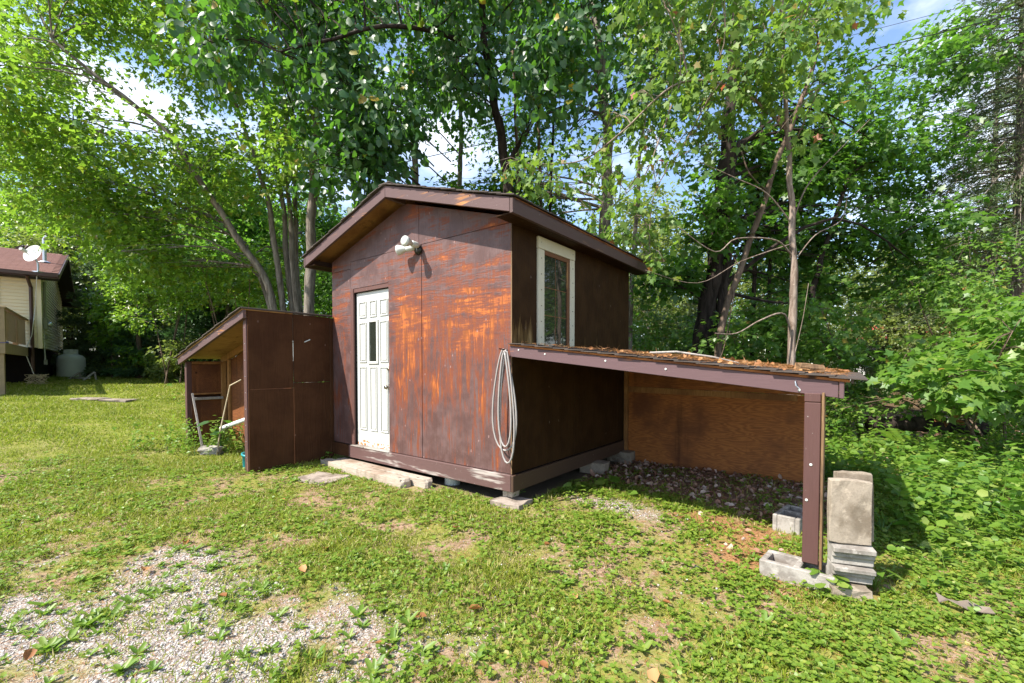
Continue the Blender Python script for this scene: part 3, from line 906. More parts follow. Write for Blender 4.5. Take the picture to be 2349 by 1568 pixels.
o = rough_block('upright_slab', (.218, .060, .385), m_slab, seed=15, amp=.003, cuts=4); p = S(2.648, -.125); o.location = (p.x, p.y, .312); o.rotation_euler = (R(-3), R(1), R(-17))
tag(o, 'rough tan concrete slab standing upright on the ribbed blocks by the post', 'slab')
o = rough_block('upright_slab', (.195, .055, .425), m_slab, seed=16, amp=.003, cuts=4); p = S(2.675, -.045); o.location = (p.x, p.y, .309); o.rotation_euler = (R(-2), R(-1), R(-17))
tag(o, 'second upright concrete slab, its top showing behind the tan one', 'slab')

# ================================================================== closed lean-to on the left
ll = thing('side_lean_to', 'small brown plywood lean-to with sloping shingle roof, left of the shed', 'lean-to', SH, SRZ)
zk = lambda x: 2.085 + .237 * (x + 3.17)
XP, YP, YB, XQ = -W - .015, -1.125, -.585, -5.44
def xpanel(y0, y1, z0, z1, x0, th=.014, name='plywood_panel'):
    return panel_poly(name, [(y0, z0), (y1, z0), (y1, z1), (y0, z1)], m_panel, ll, x0, th, 'x')
xpanel(YP, -.575, 1.092, 2.066, XP + .004); xpanel(YP, -.575, .055, 1.087, XP + .008)
xpanel(-.566, -.040, 1.160, 2.055, XP); xpanel(-.566, -.040, .070, 1.155, XP - .002)
box('corner_batten', (XP + .004, -.060, .10), (XP + .032, -.016, 2.05), m_panel, ll)
box('corner_post', (XP - .085, YP - .012, .045), (XP - .001, YP + .03, 1.965), m_fascia if False else m_post, ll)
box('corner_post', (XQ, YP, .10), (XQ + .075, YP + .07, zk(XQ) - .10), m_post, ll)
def kstrip(x0, x1, y0, y1, o0, o1, name, mat, bev=.003):
    return MB().prism([(x0, y0, zk(x0) - o0), (x1, y0, zk(x1) - o0), (x1, y0, zk(x1) - o1), (x0, y0, zk(x0) - o1)], (0, y1 - y0, 0)).obj(name, mat, ll, bevel=bev)
kstrip(XQ - .10, -3.175, YP - .055, YP - .016, .125, .026, 'rafter', m_fascia)
kstrip(XQ - .02, -3.21, YB - .045, YB - .005, .125, .026, 'rafter', m_stud)
kstrip(XQ - .12, -3.178, YP - .060, -.58, .025, .010, 'roof_deck', m_rawl, 0)
box('top_rail', (XP - .05, -.58, 2.02), (XP - .002, -.04, 2.06), m_stud, ll)
mb = MB(); n = 16; run = 2.42 / n
for i in range(n):
    xa, xb = -3.165 - i * run, -3.165 - (i + 1) * run - .04
    y = YP - .085 + random.uniform(-.015, .01)
    while y < YB + .03:
        y2 = min(y + .31, YB + .03); l_ = random.uniform(.0, .010)
        mb.prism([(xa, y, zk(xa) - .010), (xb, y, zk(xb) - .008 + l_), (xb, y, zk(xb) + .004 + l_), (xa, y, zk(xa) - .001)], (0, y2 - y - .004, 0))
        y = y2
mb.obj('roof_shingles', m_shingle, ll)['kind'] = 'stuff'
box('roof_edge', (XP - .03, YP - .075, 2.068), (XP + .045, -.03, 2.090), m_shingle, ll, .004)
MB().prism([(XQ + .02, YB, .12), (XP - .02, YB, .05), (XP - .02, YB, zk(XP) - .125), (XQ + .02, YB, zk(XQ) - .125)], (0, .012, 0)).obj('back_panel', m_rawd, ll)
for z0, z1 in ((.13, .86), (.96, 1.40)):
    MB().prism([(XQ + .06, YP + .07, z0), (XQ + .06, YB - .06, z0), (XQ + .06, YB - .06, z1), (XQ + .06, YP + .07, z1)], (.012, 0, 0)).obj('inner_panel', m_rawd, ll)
panel_poly('outer_panel', [(YP + .07, .11), (YB, .11), (YB, zk(XQ) - .11), (YP + .07, zk(XQ) - .11)], m_panel, ll, XQ + .02, .014, 'x')
box('inner_rail', (XQ + .074, YP + .07, .855), (XQ + .125, YB - .06, .895), m_grey, ll)
box('inner_rail', (XQ + .060, YP + .07, .935), (XQ + .095, YB - .06, .960), m_stud, ll)
box('inner_rail', (XQ + .055, YP + .07, 1.405), (XQ + .10, YB - .06, 1.45), m_stud, ll)
box('stud', (XQ + .05, YB - .075, .13), (XQ + .10, YB - .005, 1.44), m_stud, ll)
box('stud', (XQ + .22, YB - .04, .13), (XQ + .28, YB - .002, 1.48), m_stud, ll)
MB().tube([(XP + .016, -.42, 1.70), (XP + .055, -.36, 1.735)], .007, 6).obj('bolt', m_white, ll)
mb = MB()
for zz in np.linspace(.25, 1.85, 9):
    mb.lathe([(.0, 0), (.006, .001), (.005, .003), (0, .004)], 6, Matrix.Translation((XP - .04, YP - .012, zz)) @ Matrix.Rotation(R(90), 4, 'X'))
for xx in np.linspace(-5.3, -3.3, 7):
    mb.lathe([(.0, 0), (.006, .001), (.005, .003), (0, .004)], 6, Matrix.Translation((xx, YP - .055, zk(xx) - .07)) @ Matrix.Rotation(R(90), 4, 'X'))
mb.obj('nail', m_metal, ll)['kind'] = 'stuff'

# loose things in the left lean-to
p0, p1 = at(508, 983, 6.55), at(585, 955, 6.05)
o = MB().tube([p0, p1], .030, 12).obj('drain_pipe', m_pvc); tag(o, 'weathered white pipe poking out over the weeds in the left lean-to', 'pipe')
b0 = at(466, 1036, 6.40); b0.z = gz(b0.x, b0.y); t0 = at(441, 903, 6.62)
o = MB().tube([b0, t0], [.018, .016], 4).obj('wooden_stake', m_grey); tag(o, 'grey wooden stake leaning against the left lean-to post', 'stake')
rp = [at(553, 872, 6.2), at(528, 885, 6.3), at(518, 930, 6.35), at(505, 990, 6.3), at(497, 1045, 6.2)]
o = MB().tube(rp, .010, 6).obj('rope', m_rope, None, True); tag(o, 'pale cord hanging loosely inside the left lean-to', 'cord')
tb = MB(); tb.lathe([(.085, 0), (.10, .02), (.125, .17), (.138, .175), (.138, .195), (.118, .195), (.095, .03), (.0, .025)], 20)
p = at(577, 1060, 5.66); o = tb.obj('plastic_tub', m_teal, None, True); o.location = (p.x, p.y, gz(p.x, p.y) - .01); o.rotation_euler = (0, R(8), 0)
tag(o, 'teal plastic tub half hidden behind the lean-to corner post', 'tub')
o = rough_block('stone', (.28, .18, .12), m_conc, seed=21, amp=.02, cuts=3); p = at(487, 1022, 6.3); o.location = (p.x, p.y, gz(p.x, p.y) - .02)
tag(o, 'pale broken stone among weeds in the left lean-to', 'stone')
# ================================================================== neighbouring house, far left
m_siding = flat('cream_siding', (.76, .66, .45), .5, .35, 0, .06, 1.5)
m_brown = flat('brown_metal', (.060, .026, .018), .4, .45, 0, .15)
m_soffit = flat('dark_soffit', (.030, .024, .022), .7, .2)
m_hshing = shingle_mat('brown_shingle', (.13, .062, .050), (.20, .105, .085))
m_deck = flat('deck_wood', (.30, .215, .13), .75, .25, 0, .25, 9)
m_meter = flat('meter_grey', (.20, .21, .17), .5, .4)
m_tank = flat('tank_white', (.56, .58, .52), .4, .45, 0, .12, 5)
m_blue = flat('blue_plastic', (.008, .06, .50), .4, .4)
m_dish = flat('dish_grey', (.58, .58, .56), .45, .4, 0, .05)
m_txt = flat('dish_print', (.25, .27, .30), .5, .3)
HC = Vector((-14.34, 13.5, 0)); HRZ = math.atan2(.67, .742)
hc, hs_ = math.cos(HRZ), math.sin(HRZ)
def Hh(x, y, z): return Vector((HC.x + hc * x - hs_ * y, HC.y + hs_ * x + hc * y, z))
house = thing('house', 'cream sided house with brown shingle roof on the far left', 'house', HC, HRZ)
HL, HD, HF, HE = 7.0, 7.9, 1.94, 4.05
zh = lambda y: 4.17 + .316 * (y + .45) if y <= 3.95 else 4.17 + .316 * (8.35 - y)
# siding courses
def slat(l):
    mb = MB(); mb.prism([(0, 0, 0), (0, -.030, 0), (0, -.034, .012), (0, -.006, .106), (0, 0, .106)], (l, 0, 0)); return mb.mesh('siding_board', m_siding)
sl_f = slat(HL - .07)
for k in range(21):
    link('siding_board', sl_f, house, (-HL, -.001, HF + k * .10))
k = 0
while True:
    z = HF + k * .10
    if z > 5.25: break
    if z < 4.0: y0, y1 = .06, HD - .05
    else:
        y0 = (z + .12 - 4.17) / .316 - .3; y1 = 7.9 - y0
        y0 = max(.06, y0)
        y1 = min(HD - .05, y1)
    if y1 - y0 < .3: break
    mb = MB(); mb.prism([(0, y0, 0), (.030, y0, 0), (.034, y0, .012), (.006, y0, .106), (0, y0, .106)], (0, y1 - y0, 0))
    mb.obj('siding_board', m_siding, house, loc=(.001, 0, z)); k += 1
mb = MB(); mb.box((-HL, .0, HF), (0, HD, 4.1))
mb.prism([(-HL, 0, 4.1), (-HL, HD, 4.1), (-HL, 3.95, 5.35)], (HL - .001, 0, 0)); mb.obj('wall', m_siding, house)
box('corner_trim', (-.062, -.042, HF - .03), (.042, .062, HE), m_siding, house)
mb = MB(); mb.box((-HL, .12, .3), (-.12, HD - .1, HF)); mb.obj('foundation', m_dark, house)
# roof
for nm, y0, y1 in (('front', -.45, 3.95), ('back', 3.95, 8.35)):
    mb = MB(); mb.prism([(-HL, y0, zh(y0) - .03), (-HL, y1, zh(y1) - .03), (-HL, y1, zh(y1) - .15), (-HL, y0, zh(y0) - .15)], (HL + .44, 0, 0))
    mb.obj('roof', m_soffit, house)
    mb = MB(); mb.prism([(.441, y0, zh(y0) - .02), (.441, y1, zh(y1) - .02), (.441, y1, zh(y1) - .17), (.441, y0, zh(y0) - .17)], (.025, 0, 0))
    mb.obj('rake_board', m_brown, house)
    mb = MB(); ya = y0 if nm == 'front' else y1
    s = -1 if nm == 'front' else 1
    mb.box((-HL, min(ya, ya + s * .03), zh(ya) - .16), (.46, max(ya, ya + s * .03), zh(ya) - .025)); mb.obj('fascia_board', m_brown, house)
    mb = MB(); mb.box((-HL, min(ya + s * .032, ya + s * .13), zh(ya) - .13), (.44, max(ya + s * .032, ya + s * .13), zh(ya) - .035)); mb.obj('gutter', m_brown, house)
    mb = MB(); q0, q1 = (y0, 0.0) if nm == 'front' else (HD, y1)
    mb.box((-HL, q0, HE - .06), (.44, q1, HE - .045)); mb.obj('soffit', m_soffit, house)
mb = MB(); mb.prism([(0, -.06, -.004), (0, .145, -.004), (0, .145, .006), (0, -.06, .014)], (.30, 0, 0)); sm = mb.mesh('shingle', m_hshing)
ang = math.atan(.316); rows = int(4.4 / math.cos(ang) / .14); extra = MB(); cnt = 0
cells = []
for r_ in range(rows):
    for c_ in range(int((HL + .45) / .305)):
        cells.append((c_, r_))
cells.sort(key=lambda q: (q[0] // 9, q[1]))
for c_, r_ in cells:
    y = -.45 + r_ * .14 * math.cos(ang); x = .44 - (c_ + 1) * .305 + (.15 if r_ % 2 else 0) - .15
    if cnt < 290:
        link('shingle', sm, house, (x, y + .05, zh(y + .05) - .022), (ang, 0, 0)); cnt += 1
    else:
        M = Matrix.Translation((x, y + .05, zh(y + .05) - .022)) @ Matrix.Rotation(ang, 4, 'X')
        extra.add([M @ Vector(v) for v in mb.v], mb.f)
extra.obj('roof_shingles', m_hshing, house)['kind'] = 'stuff'
# front window (its right edge reaches into the picture)
wf = box('window_frame', (-1.95, -.050, 3.16), (-.80, -.03, 3.98), m_brown, house)
box('window_pane', (-1.89, -.054, 3.22), (-.86, -.051, 3.92), m_glass, wf, 0)
# downspout and electric service
MB().tube([(-.19, -.50, 4.03), (-.19, -.42, 3.94), (-.17, -.06, 3.74), (-.17, -.06, 1.2)], .042, 8).obj('downspout', m_brown, house)
MB().tube([(.075, .42, 4.0), (.075, .42, 2.86)], .035, 8).obj('conduit', m_meter, house)
mbx = box('meter_box', (.036, .30, 2.52), (.13, .58, 2.87), m_meter, house)
MB().lathe([(.075, 0), (.08, .02), (.07, .09), (.0, .1)], 16, Matrix.Translation((.13, .44, 2.68)) @ Matrix.Rotation(R(90), 4, 'Y')).obj('glass_dial', m_metal, mbx, True)
box('junction_box', (.036, .48, 2.22), (.10, .62, 2.36), m_meter, house)
MB().tube([(.04, .44, 2.52), (.04, .46, 1.9), (.05, .46, 1.55)], .022, 8).obj('conduit', m_metal, house)
box('outlet_box', (.02, .41, 1.42), (.10, .51, 1.58), m_meter, house)
# mast
MB().tube([(.02, 1.5, 4.70), (.02, 1.5, 5.52), (.06, 1.46, 5.60), (.13, 1.42, 5.58)], [.05, .05, .055, .04], 10).obj('service_mast', m_metal, house)
MB().lathe([(.16, 0), (.15, .015), (.06, .06)], 14, Matrix.Translation((.02, 1.5, zh(1.5) - .02))).obj('mast_flashing', m_metal, house)
# ribbed turbine vent behind the ridge
tv = thing('roof_vent', 'dark brown ribbed turbine vent just over the house ridge', 'vent', at(61, 585, 17.3))
for k in range(12):
    w = 2 * math.pi * k / 12
    MB().tube([Vector((math.cos(w + i * .12) * r_, math.sin(w + i * .12) * r_, z)) for i, (r_, z) in enumerate(((.16, -.02), (.27, .09), (.27, .22), (.14, .32)))], .028, 4).obj('fin', m_brown, tv)
MB().lathe([(.15, -.75), (.15, 0), (.12, .01)], 12).obj('collar', m_brown, tv)
MB().lathe([(.15, .31), (.10, .35), (.0, .36)], 12).obj('cap', m_brown, tv)
# satellite dish
dp = Hh(.02, -.42, zh(-.42) + .0)
dish = thing('satellite_dish', 'grey satellite dish on the front roof edge of the house', 'dish', dp)
MB().tube([(0, 0, -.03), (0, 0, .22), (-.05, -.03, .40)], .024, 8).obj('mast', m_metal, dish)
MB().box((-.09, -.09, -.03), (.09, .09, .0)).obj('foot', m_metal, dish)
dd = Vector((.05, -.93, .36)).normalized(); q = dd.to_track_quat('Z', 'Y')
M = Matrix.Translation((-.09, -.06, .52)) @ q.to_matrix().to_4x4() @ Matrix.Diagonal((.92, 1.06, 1, 1))
prof = [(.002, -.052), (.12, -.042), (.20, -.022), (.255, .0), (.262, .003), (.255, -.006), (.20, -.03), (.1, -.052)]
df_ = MB().lathe(prof, 28, M).obj('reflector', m_dish, dish, True)
fc = bpy.data.curves.new('lettering', 'FONT'); fc.body = 'Bell'; fc.size = .15; fc.align_x = 'CENTER'; fc.extrude = .001
fc.materials.append(m_txt)
fo = bpy.data.objects.new('lettering', fc); COL.objects.link(fo); fo.parent = df_
fo.matrix_basis = Matrix.Translation((-.09, -.06, .52)) @ q.to_matrix().to_4x4() @ Matrix.Rotation(R(0), 4, 'Z') @ Matrix.Translation((0.02, .05, -.024))
bpy.context.view_layer.update()
_me = bpy.data.meshes.new_from_object(fo.evaluated_get(bpy.context.evaluated_depsgraph_get())); _mb = fo.matrix_basis.copy()
bpy.data.objects.remove(fo); fo = link('lettering', _me, df_); fo.matrix_basis = _mb
arm_end = Vector((-.09, -.06, .52)) + dd * .36 + Vector((.05, .0, -.24)) + Vector((-.08, .05, .16))
MB().tube([(-.05, -.03, .36), arm_end], .012, 6).obj('feed_arm', m_metal, dish)
M2 = Matrix.Translation(arm_end) @ q.to_matrix().to_4x4()
MB().box((-.05, -.035, -.14), (.05, .035, .02), M2).obj('receiver', m_dish, dish, bevel=.01)
# cable down the wall and coil on the ground
cp = [Hh(.02, -.47, 4.15), Hh(.0, -.52, 4.0), Hh(-.08, -.12, 3.2), Hh(-.17, -.11, 2.3), Hh(-.30, -.35, 1.8), Hh(-.12, -.5, 1.15)]
o = MB().tube(cp, .010, 5).obj('cable', m_pvc); tag(o, 'thin white cable running from dish down the house corner', 'cable')
cc = Hh(-.05, -.62, 0); pts = []
for i in range(150):
    w = i * .52; r_ = .20 + .09 * math.sin(i * 1.7) + .05 * math.sin(i * .37)
    pts.append((cc.x + r_ * math.cos(w), cc.y + r_ * .6 * math.sin(w), gz(cc.x, cc.y) + .16 + .13 * math.sin(w * .83 + 1) + .03 * math.sin(i * 2.2)))
o = MB().tube(pts, .007, 4).obj('cable_coil', m_rope); tag(o, 'tangled coil of white cable on the ground at house corner', 'cable coil')
o = thing('saw_bench', 'low weathered wooden frame on the grass by the house foundation', 'bench', Hh(.75, 1.3, gz(-14.6, 14.9)), HRZ + .6)
for yy in (-.35, .35):
    MB().tube([(-.1, yy, 0), (.25, yy, .28)], .035, 4).obj('leg', m_grey, o); MB().tube([(.3, yy, 0), (.25, yy, .28)], .035, 4).obj('leg', m_grey, o)
MB().box((.0, -.45, .06), (.06, .45, .11)).obj('rail', m_grey, o)
# deck
deck = thing('deck', 'raised wooden deck with slatted railing at the front of the house', 'deck', HC, HRZ)
X1, Yf = -.26, -3.85
for i in range(26):
    link('deck_board', (MB().box((-5.5, 0, 0), (X1, .138, .03)).mesh('deck_board', m_deck) if i == 0 else bm_), deck, (0, Yf + .02 + i * .146, HF - .04)) if i == 0 else link('deck_board', bm_, deck, (0, Yf + .02 + i * .146, HF - .04))
    if i == 0: bm_ = deck.children[0].data
box('rim_joist', (X1 - .04, Yf, HF - .27), (X1, -.03, HF - .042), m_deck, deck)
box('rim_joist', (-5.5, Yf - .04, HF - .27), (X1, Yf, HF - .042), m_deck, deck)
zg = lambda x, y: gz(Hh(x, y, 0).x, Hh(x, y, 0).y)
for px in (-.36, -2.3, -4.3):
    box('post', (px - .07, Yf + .02, zg(px, Yf) - .05), (px + .07, Yf + .16, HF - .27), m_deck, deck)
MB().tube([(-.36, Yf + .1, zg(-.36, Yf) + .12), (-1.6, Yf + .1, zg(-.36, Yf) + .55)], .05, 4).obj('brace', m_deck, deck)
rh = .80
box('rail_post', (X1 - .10, Yf, HF), (X1, Yf + .10, HF + rh), m_deck, deck)
box('rail_post', (X1 - .10, Yf / 2, HF), (X1, Yf / 2 + .09, HF + rh - .04), m_deck, deck)
box('hand_rail', (X1 - .12, Yf - .02, HF + rh), (X1 + .02, -.03, HF + rh + .04), m_deck, deck)
box('hand_rail', (-5.5, Yf - .02, HF + rh), (X1 - .121, Yf + .12, HF + rh + .04), m_deck, deck)
bl = MB().box((0, 0, 0), (.022, .10, rh - .08)).mesh('baluster', m_deck)
for i in range(24):
    y = Yf + .13 + i * .152
    if y < -.15: link('baluster', bl, deck, (X1 - .06, y, HF + .06))
bl2 = MB().box((0, 0, 0), (.10, .022, rh - .08)).mesh('baluster', m_deck)
for i in range(30): link('baluster', bl2, deck, (X1 - .30 - i * .16, Yf + .04, HF + .06))
o = rough_block('storage_bin', (.5, .4, .42), m_blue, seed=31, cuts=2); p = Hh(-.85, -2.2, HF - .008); o.location = p; o.rotation_euler = (0, 0, HRZ)
tag(o, 'bright blue plastic bin standing on the deck', 'bin')
o = rough_block('blue_sled', (.62, .45, .05), m_blue, seed=32, cuts=2); p = Hh(-.62, -3.0, HF - .008); o.location = p; o.rotation_euler = (0, 0, HRZ)
tag(o, 'flat blue plastic tray lying on the deck boards', 'tray')
# propane tank
tp = at(164, 858, 16.6); tz = gz(tp.x, tp.y)
tank = thing('propane_tank', 'white upright propane tank beside the house wall', 'tank', (tp.x, tp.y, tz - .1))
MB().lathe([(.30, 0), (.33, .06), (.385, .10), (.40, .16), (.40, .74), (.385, .83), (.32, .91), (.22, .955), (.10, .965)], 28).obj('body', m_tank, tank, True)
mb = MB()
for k in range(20):
    w0, w1 = 2 * math.pi * k / 20, 2 * math.pi * (k + 1) / 20
    if k % 10 in (3, 4, 5, 6): zz = [(.95, 1.01), (1.10, 1.14)]
    else: zz = [(.95, 1.14)]
    for z0, z1 in zz:
        mb.prism([(.20 * math.cos(w0), .20 * math.sin(w0), z0), (.20 * math.cos(w1), .20 * math.sin(w1), z0), (.20 * math.cos(w1), .20 * math.sin(w1), z1), (.20 * math.cos(w0), .20 * math.sin(w0), z1)], (-.006 * math.cos((w0 + w1) / 2), -.006 * math.sin((w0 + w1) / 2), 0))
mb.obj('collar', m_tank, tank)
MB().lathe([(.03, .94), (.03, 1.03), (.05, 1.035), (.05, 1.05), (.0, 1.055)], 10).obj('valve', m_metal, tank)
MB().lathe([(.30, -.04), (.30, .02)], 20).obj('foot_ring', m_tank, tank)
# flush slabs on the lawn
for (xa, xb, lab) in ((180, 240, 'left one of two flat concrete slabs flush with the lawn'), (246, 302, 'right one of two flat concrete slabs flush with the lawn')):
    p = at((xa + xb) / 2, 920, 10.3); zg_ = gz(p.x, p.y)
    o = rough_block('lawn_slab', (.62, .42, .05), m_paver, seed=xa, amp=.008, cuts=3); o.location = (p.x, p.y, zg_ - .008); o.rotation_euler = (0, R(2), .05)
    tag(o, lab, 'slab')

# far house seen through the leaves on the right
m_farwall = flat('white_siding', (.70, .70, .68), .6, .3, 0, .05, 2)
m_farroof = flat('red_roof', (.38, .075, .060), .6, .3, 0, .15, 4)
fp = at(2045, 842, 30)
fh = thing('cottage', 'white cottage with red roof glimpsed through the leaves on the right', 'cottage', (fp.x, fp.y, 0), R(-35))
box('wall', (-2.2, -1.5, -.2), (2.2, 3.0, 2.9), m_farwall, fh, .02)
MB().prism([(-2.7, -2.0, 2.85), (2.7, -2.0, 2.85), (2.7, .8, 4.3), (-2.7, .8, 4.3)], (0, .05, .12)).obj('roof', m_farroof, fh)
MB().prism([(-2.7, 3.5, 2.85), (-2.7, .85, 4.3), (2.7, .85, 4.3), (2.7, 3.5, 2.85)], (0, .05, .12)).obj('roof', m_farroof, fh)
wfr = box('window_frame', (-1.2, -1.54, 1.0), (-.1, -1.50, 2.2), m_white, fh); box('pane', (-1.1, -1.56, 1.1), (-.2, -1.541, 2.1), m_glass, wfr, 0)
wfr = box('door', (.7, -1.54, -.1), (1.6, -1.50, 2.1), m_brown, fh)
for px in (-2.5, 2.5): box('post', (px - .07, -1.95, -.2), (px + .07, -1.81, 2.85), m_brown, fh)

# ================================================================== overhead cables
def wire(name, p, q_, r_, sag, label):
    pts = []
    for i in range(25):
        f = i / 24; v = Vector(p).lerp(Vector(q_), f); v.z -= sag * 4 * f * (1 - f); pts.append(v)
    o = MB().tube(pts, r_, 5).obj(name, m_black if r_ < .02 else m_metal); return tag(o, label, 'cable', 'overhead cables')
wire('overhead_cable', at(104, 557, 14.3), at(2420, 10, 9.0), .010, .12, 'thickest overhead cable, sloping from the house mast to the upper right')
wire('overhead_cable', at(640, 545, 17), at(2420, 95, 9.5), .006, .1, 'thin overhead cable just below the thickest one at upper right')
wire('overhead_cable', at(900, 515, 16), at(2420, 200, 10.0), .006, .1, 'lowest thin overhead cable crossing the trees at right')
wire('overhead_cable', at(1500, 190, 12), at(2420, -40, 9.0), .005, .05, 'topmost thin overhead cable at the upper right edge of the trees')
# ================================================================== vegetation
T_KITE = ([(0, 0, 0), (-.34, .48, .07), (0, 1, -.08), (.34, .48, .07)], [(0, 3, 2), (0, 2, 1)])
T_LOBE = ([(0, 0, 0), (.46, .42, .05), (.16, .55, .0), (0, 1, -.12), (-.16, .55, 0), (-.46, .42, .05)], [(0, 1, 2), (0, 2, 3), (0, 3, 4), (0, 4, 5)])
T_MAPLE = ([(0, .36, .0), (0, .06, .02), (.30, .0, .04), (.24, .22, .03), (.55, .46, .02), (.24, .55, .01), (0, 1.02, -.10), (-.24, .55, .01), (-.55, .46, .02), (-.24, .22, .03), (-.30, 0, .04)],
           [(0, i, i + 1 if i < 10 else 1) for i in range(1, 11)])
T_HEART = ([(0, .45, -.05), (0, .10, .0), (.26, .0, .03), (.46, .26, .06), (.36, .66, .03), (0, 1.05, -.10), (-.36, .66, .03), (-.46, .26, .06), (-.26, 0, .03)],
           [(0, i, i + 1 if i < 8 else 1) for i in range(1, 9)])
T_BLADE = ([(-.5, 0, 0), (.5, 0, 0), (.32, .55, .06), (0, 1, .28)], [(0, 1, 2), (0, 2, 3)])
T_ROUND = ([(0, .0, 0), (.42, .30, .05), (.34, .85, .02), (0, 1.0, -.06), (-.34, .85, .02), (-.42, .30, .05)], [(0, 1, 2), (0, 2, 3), (0, 3, 4), (0, 4, 5)])
T_NEEDLE = ([(-.5, 0, 0), (.5, 0, 0), (0, 1, 0)], [(0, 1, 2)])

def rnd(*s): return rng.normal(size=s)

def sprays(centers, axes, n, length, leaf, droop=.4, flat=1.0, jit=.45, var=.25):
    """n leaves along each spray; returns positions, directions, normals, sizes"""
    M = len(centers)
    axes = unit(axes)
    t = np.tile((np.arange(n) + .6) / n, (M, 1)) + .1 * rnd(M, n)
    sd = unit(np.cross(axes, np.array([0, 0, 1.0])) + 1e-4)
    sg = np.where(np.arange(n) % 2 == 0, 1., -1.)[None, :, None]
    pos = centers[:, None] + axes[:, None] * (t * length)[..., None] + sd[:, None] * sg * leaf * .2 + rnd(M, n, 3) * (.10 * length)
    d = axes[:, None] * (.35 + .5 * t[..., None]) + sd[:, None] * sg * .75 + np.array([0, 0, -droop]) + rnd(M, n, 3) * jit
    nr = np.array([0, 0, flat]) + rnd(M, n, 3) * jit + .25 * np.array([SX, SY, .4])
    sz = leaf * (1 + var * rnd(M, n)).clip(.45, 1.6)
    return pos.reshape(-1, 3), d.reshape(-1, 3), nr.reshape(-1, 3), sz.ravel()

def blob_sprays(blobs, per_m2=1.0):
    C = []; A = []
    for c, r, n in blobs:
        u = unit(rnd(n, 3)); rad = rng.random(n) ** (1 / 2.0)
        p = u * rad[:, None] * np.array(r)
        C.append(np.array(c) + p)
        A.append(unit(p / np.array(r) + rnd(n, 3) * .5 + np.array([0, 0, -.15])))
    return np.concatenate(C), np.concatenate(A)

def region(xs, ys, Ys, n, r, sp, holes=(), squash=.7, seed=None):
    """n leaf masses spread through a slab of space as seen from the yard"""
    out = []; k = 0
    rr = random.Random(seed) if seed is not None else random
    while len(out) < n and k < n * 40:
        k += 1
        xv, yv, Y = rr.uniform(*xs), rr.uniform(*ys), rr.uniform(*Ys)
        if any((xv - hx) ** 2 / hw ** 2 + (yv - hy) ** 2 / hh ** 2 < 1 for hx, hy, hw, hh in holes): continue
        q = r * rr.uniform(.7, 1.35); p = at(xv, yv, Y)
        out.append(((p.x, p.y, p.z), (q, q, q * squash), max(4, int(sp * (q / r) ** 2 * rr.uniform(.6, 1.4)))))
    return out

def curve(pts, n=10):
    """smooth polyline through points"""
    P = [Vector(p) for p in pts]; out = []
    for i in range(len(P) - 1):
        p0, p1, p2, p3 = P[max(i - 1, 0)], P[i], P[i + 1], P[min(i + 2, len(P) - 1)]
        for k in range(n):
            t = k / n
            out.append(.5 * ((2 * p1) + (p2 - p0) * t + (2 * p0 - 5 * p1 + 4 * p2 - p3) * t * t + (3 * p1 - p0 - 3 * p2 + p3) * t ** 3))
    out.append(P[-1]); return out

